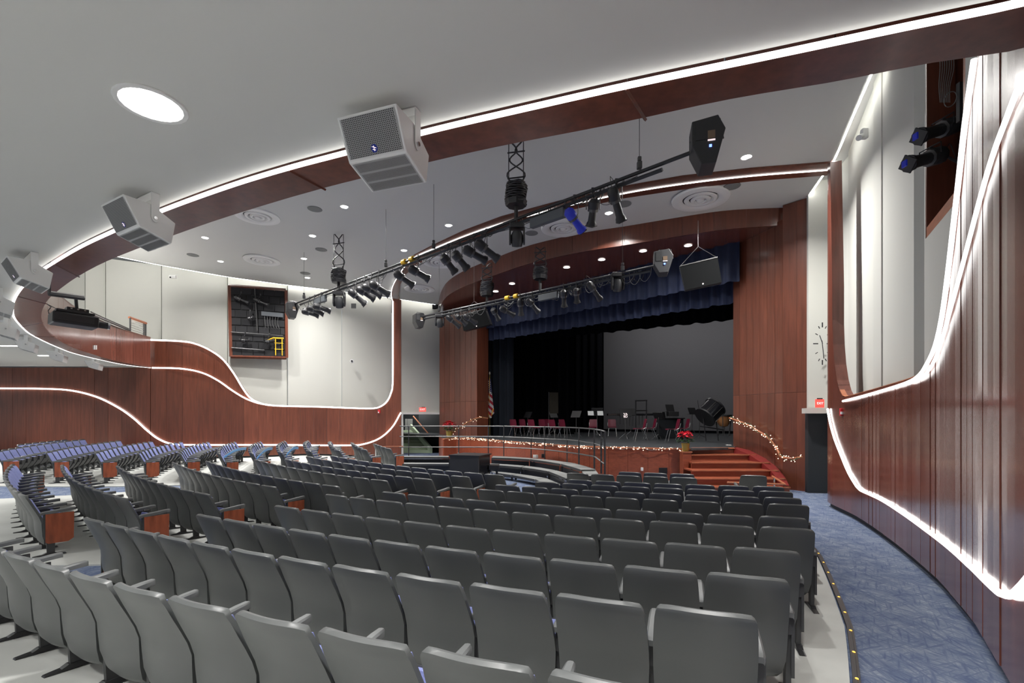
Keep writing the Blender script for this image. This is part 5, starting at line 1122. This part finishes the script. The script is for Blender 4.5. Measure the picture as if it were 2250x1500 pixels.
q = P(1590, 914, 18.2); link('bowl', MB().lathe([(.0, -.42), (.14, -.38), (.24, -.22), (.27, .0)], Matrix.Translation(q), 20), TIMP, tm, smooth=True); link('rim', MB().lathe([(.27, 0), (.3, .0), (.3, .05), (.0, .05)], Matrix.Translation(q), 20), BLACK, tm)
for k in range(6): a = k * PI / 3; link('strut', MB().tube([q + Vector((.29 * math.cos(a), .29 * math.sin(a), .0)), q + Vector((.22 * math.cos(a), .22 * math.sin(a), -.75))], .014, 5), STEEL, tm)
ks = thing('percussion_cabinet', 'dark grey cabinet or keyboard desk behind the maroon chairs at right', 'cabinet', tuple(onstage(1475, 962)))
a, b = onstage(1446, 963.5), onstage(1502, 962); link('body', MB().hexa([a, b, b + Vector((.1, .6, 0)), a + Vector((.1, .6, 0))], [a + up * .86, b + up * .86, b + Vector((.1, .6, .86)), a + Vector((.1, .6, .86))]), BWALL, ks, bevel=.02)
link('top_slab', MB().hexa([a + up * .86 - Vector((.05, .05, 0)), b + up * .86 + Vector((.05, -.05, 0)), b + Vector((.15, .65, .86)), a + Vector((.05, .65, .86))], [a + up * .9 - Vector((.05, .05, 0)), b + up * .9 + Vector((.05, -.05, 0)), b + Vector((.15, .65, .9)), a + Vector((.05, .65, .9))]), BLACK, ks)
link('speaker_box', MB().box(P(1478, 909, a.y + .3), (.45, .35, .2)), BLACK, ks, bevel=.02)
xr_ = thing('equipment_rack', 'open black square frame standing behind the lettered music stand', 'frame', tuple(onstage(1408, 950)))
D = 22
for x in (1396.5, 1420): link('upright', MB().tube([P(x, 879, D), P(x, 944, D)], .03, 5), BLACK, xr_)
for y in (880, 902): link('crossbar', MB().tube([P(1395, y, D), P(1422, y - .5, D)], .03, 5), BLACK, xr_)
mr_ = thing('mallet_instrument', 'long low mallet instrument with hanging tubes before the grey screen', 'percussion', tuple(onstage(1390, 948)))
D = 24
link('keyboard_bar', MB().box(P(1385, 910.5, D), (2.3, .3, .1)), DRUM, mr_, bevel=.01)
for k in range(8): x = 1362 + k * 7; link('resonator_tube', MB().tube([P(x, 912, D), P(x, 936 - abs(k - 4), D)], .022, 5), STEEL, mr_)
tp = thing('tall_light_pole', 'thin tall pole with a dim tan flat behind the left chairs', 'pole', tuple(onstage(1206, 951))); D = 24.5
link('pole', MB().tube([P(1206, 861, D), P(1206, 955, D)], .015, 5), STEEL, tp); link('flat_panel', MB().box(P(1217, 885, D + .5), (.45, .04, 1.1)), mat('dim_tan', (.03, .026, .018), .9), tp)
# flag
q = onstage(1076, 957); q.y -= 0; fl = thing('flag_on_pole', 'furled red, white and blue striped flag with gold fringe on a pole', 'flag', tuple(q))
link('pole', MB().tube([q, q + up * 3.05], .016, 6), GOLD, fl); link('base', MB().lathe([(.0, .06), (.1, .05), (.15, .0)], Matrix.Translation(q), 12), CHROME, fl); link('finial', MB().lathe([(0, 3.22), (.03, 3.16), (.035, 3.1), (0, 3.04)], Matrix.Translation(q), 8), WHITE, fl)
def cone(z0, z1, r0, r1, w0, fold=4, ph=0, n=20, off=0):
    g = []
    for i in range(9):
        f = i / 8; z = z0 + (z1 - z0) * f; r = r0 + (r1 - r0) * f
        g.append([q + Vector((off * f + r * math.cos(t_ * 2 * PI / n) * (1 + w0 * math.sin(fold * t_ * 2 * PI / n + ph + f)), .6 * r * math.sin(t_ * 2 * PI / n) * (1 + w0 * math.cos(fold * t_ * 2 * PI / n + ph)), z + (.14 * math.sin(t_ * 2 * PI / n * 2 + 1) * f))) for t_ in range(n + 1)])
    return MB().grid(g)
o = link('striped_cloth', cone(2.2, 1.02, .09, .19, .25), FLAG, fl, smooth=True)
link('blue_union', cone(2.85, 2.1, .04, .11, .2), mat('flag_blue', (.02, .025, .10), .7), fl, smooth=True); bm = MB()
for k in range(14):
    a = q + Vector((-.05 + .07 * (k % 2) + .01 * (k // 2), -.11 - .004 * k, 2.72 - .05 * k)); bm.box(a, (.035, .01, .03))
link('star', bm, WHITE, fl, kind='stuff')
link('gold_fringe', MB().tube([q + Vector((-.2, -.1, 1.12)), q + Vector((-.08, -.13, 1.18)), q + Vector((0, -.12, .88)), q + Vector((.1, -.12, 1.05)), q + Vector((.19, -.1, 1.35))], .022, 5), mat('gold_cloth', (.75, .42, .04), .6), fl)
link('gold_fringe', MB().tube([q + Vector((.0, -.11, 2.9)), q + Vector((-.01, -.13, 2.3)), q + Vector((-.02, -.15, 1.6))], .014, 5), mat('gold_cloth', (.75, .42, .04), .6), fl)
# poinsettias
def poinsettia(c, s, lab):
    t = thing('poinsettia', lab, 'potted plant', tuple(c), 0, 'potted red flowers on the stage')
    link('pot', MB().lathe([(.0, 0), (.09 * s, 0), (.13 * s, .26 * s), (.12 * s, .26 * s), (.0, .22 * s)], Matrix.Translation(c), 14), GOLD, t)
    for nm, m_, n, zc, rr, ls in (('leaves', LEAF, 60, .36, .26, .13), ('red_bracts', BRACT, 130, .45, .27, .12)):
        mb = MB()
        for _ in range(n):
            a = rnd.uniform(0, 2 * PI); e = rnd.uniform(-.2, 1.35) if nm == 'red_bracts' else rnd.uniform(-.5, .5); r_ = rr * s * rnd.uniform(.55, 1)
            p = c + Vector((r_ * math.cos(e) * math.cos(a), r_ * math.cos(e) * math.sin(a), zc * s + r_ * .75 * math.sin(e))); d = Vector((math.cos(a), math.sin(a), rnd.uniform(-.6, .3))).normalized(); w_ = d.cross(up).normalized() * ls * s * .32; l = ls * s
            mb.add([p - d * l * .5, p - w_ + up * .01, p + d * l * .5, p + w_ + up * .01], [(0, 1, 2, 3)])
        link(nm, mb, m_, t, kind='stuff')
poinsettia(Vector((P(1509, 1000, 14.2).x, 14.3, 1.03)), .95, 'red poinsettia in a gold pot on the pedestal beside the steps'); q = P(987, 960, 22.1); poinsettia(Vector((q.x, 22.1, 1.07)), 1.25, 'red poinsettia in a pale pot at the far left stage corner')
# garlands and string lights
def garland(pts, lab, nb, r=.09, rail=True, green=True, br=.012):
    pts = dense(pts, .08); t = thing('light_garland', lab, 'string lights', tuple(pts[0]), 0, None)
    if rail: link('rail', MB().tube(pts, .03, 6), TRIMW, t)
    wire = [p + Vector((.04 * math.sin(k * .9), -.04, .045 * math.cos(k * .7))) for k, p in enumerate(pts)]; link('wire', MB().tube(wire, .008, 4), LEAF if green else STEEL, t)
    bm = MB()
    for k in range(nb):
        p = pts[int(rnd.random() * (len(pts) - 1))] + Vector((rnd.uniform(-r, r), rnd.uniform(-.06, -.02), rnd.uniform(-r * 1.1, r * .9))); bm.lathe([(0, -br), (br * .9, -br * .3), (br * .9, br * .4), (0, br)], Matrix.Translation(p), 5)
    link('bulbs', bm, WARM, t, kind='stuff')
    if green:
        gm_ = MB()
        for k in range(nb * 3):
            p = pts[int(rnd.random() * (len(pts) - 1))] + Vector((rnd.uniform(-r, r) * .7, rnd.uniform(-.05, 0), rnd.uniform(-r, r) * .7)); d = Vector((rnd.uniform(-1, 1), rnd.uniform(-1, 1), rnd.uniform(-1, 1))).normalized() * .035; w_ = d.cross(up) * .2; gm_.add([p - d, p + w_, p + d, p - w_], [(0, 1, 2, 3)])
        link('sprigs', gm_, LEAF, t, kind='stuff')
garland([P(1603, 918, 15.4), P(1617, 923, 15.1), P(1640, 932, 14.7), P(1663, 945, 14.35), P(1682, 957, 14.05), P(1700, 976, 13.75), P(1712, 995, 13.45), P(1716, 1003, 13.3), P(1735, 1007, 12.95), P(1762, 1004, 12.9)], 'greenery garland with warm lights along the handrail of the right jamb', 75)
garland([P(974, 963, 22.6), P(985, 958, 22.4), P(1005, 943, 22.3), P(1022, 931, 22.3), P(1040, 921, 22.4), P(1056, 917, 22.4), P(1072, 919, 22.6)], 'garland with warm lights climbing the far left jamb behind the poinsettia', 34, .11)
sl_ = [p + Vector((0, -.05, -.02)) for p in edd[2:]]; garland(sl_, 'long string of warm lights along the curved front edge of the stage', 230, .05, False, False, .0125)
# black side chair items on the aisle floor corner
o = single('floor_marker', MB().box(P(1601, 977.5, 15.3), (.14, .1, .02)), WHITE, 'small white object lying at the right front of the stage floor', 'marker')
print('objects', len(bpy.data.objects))
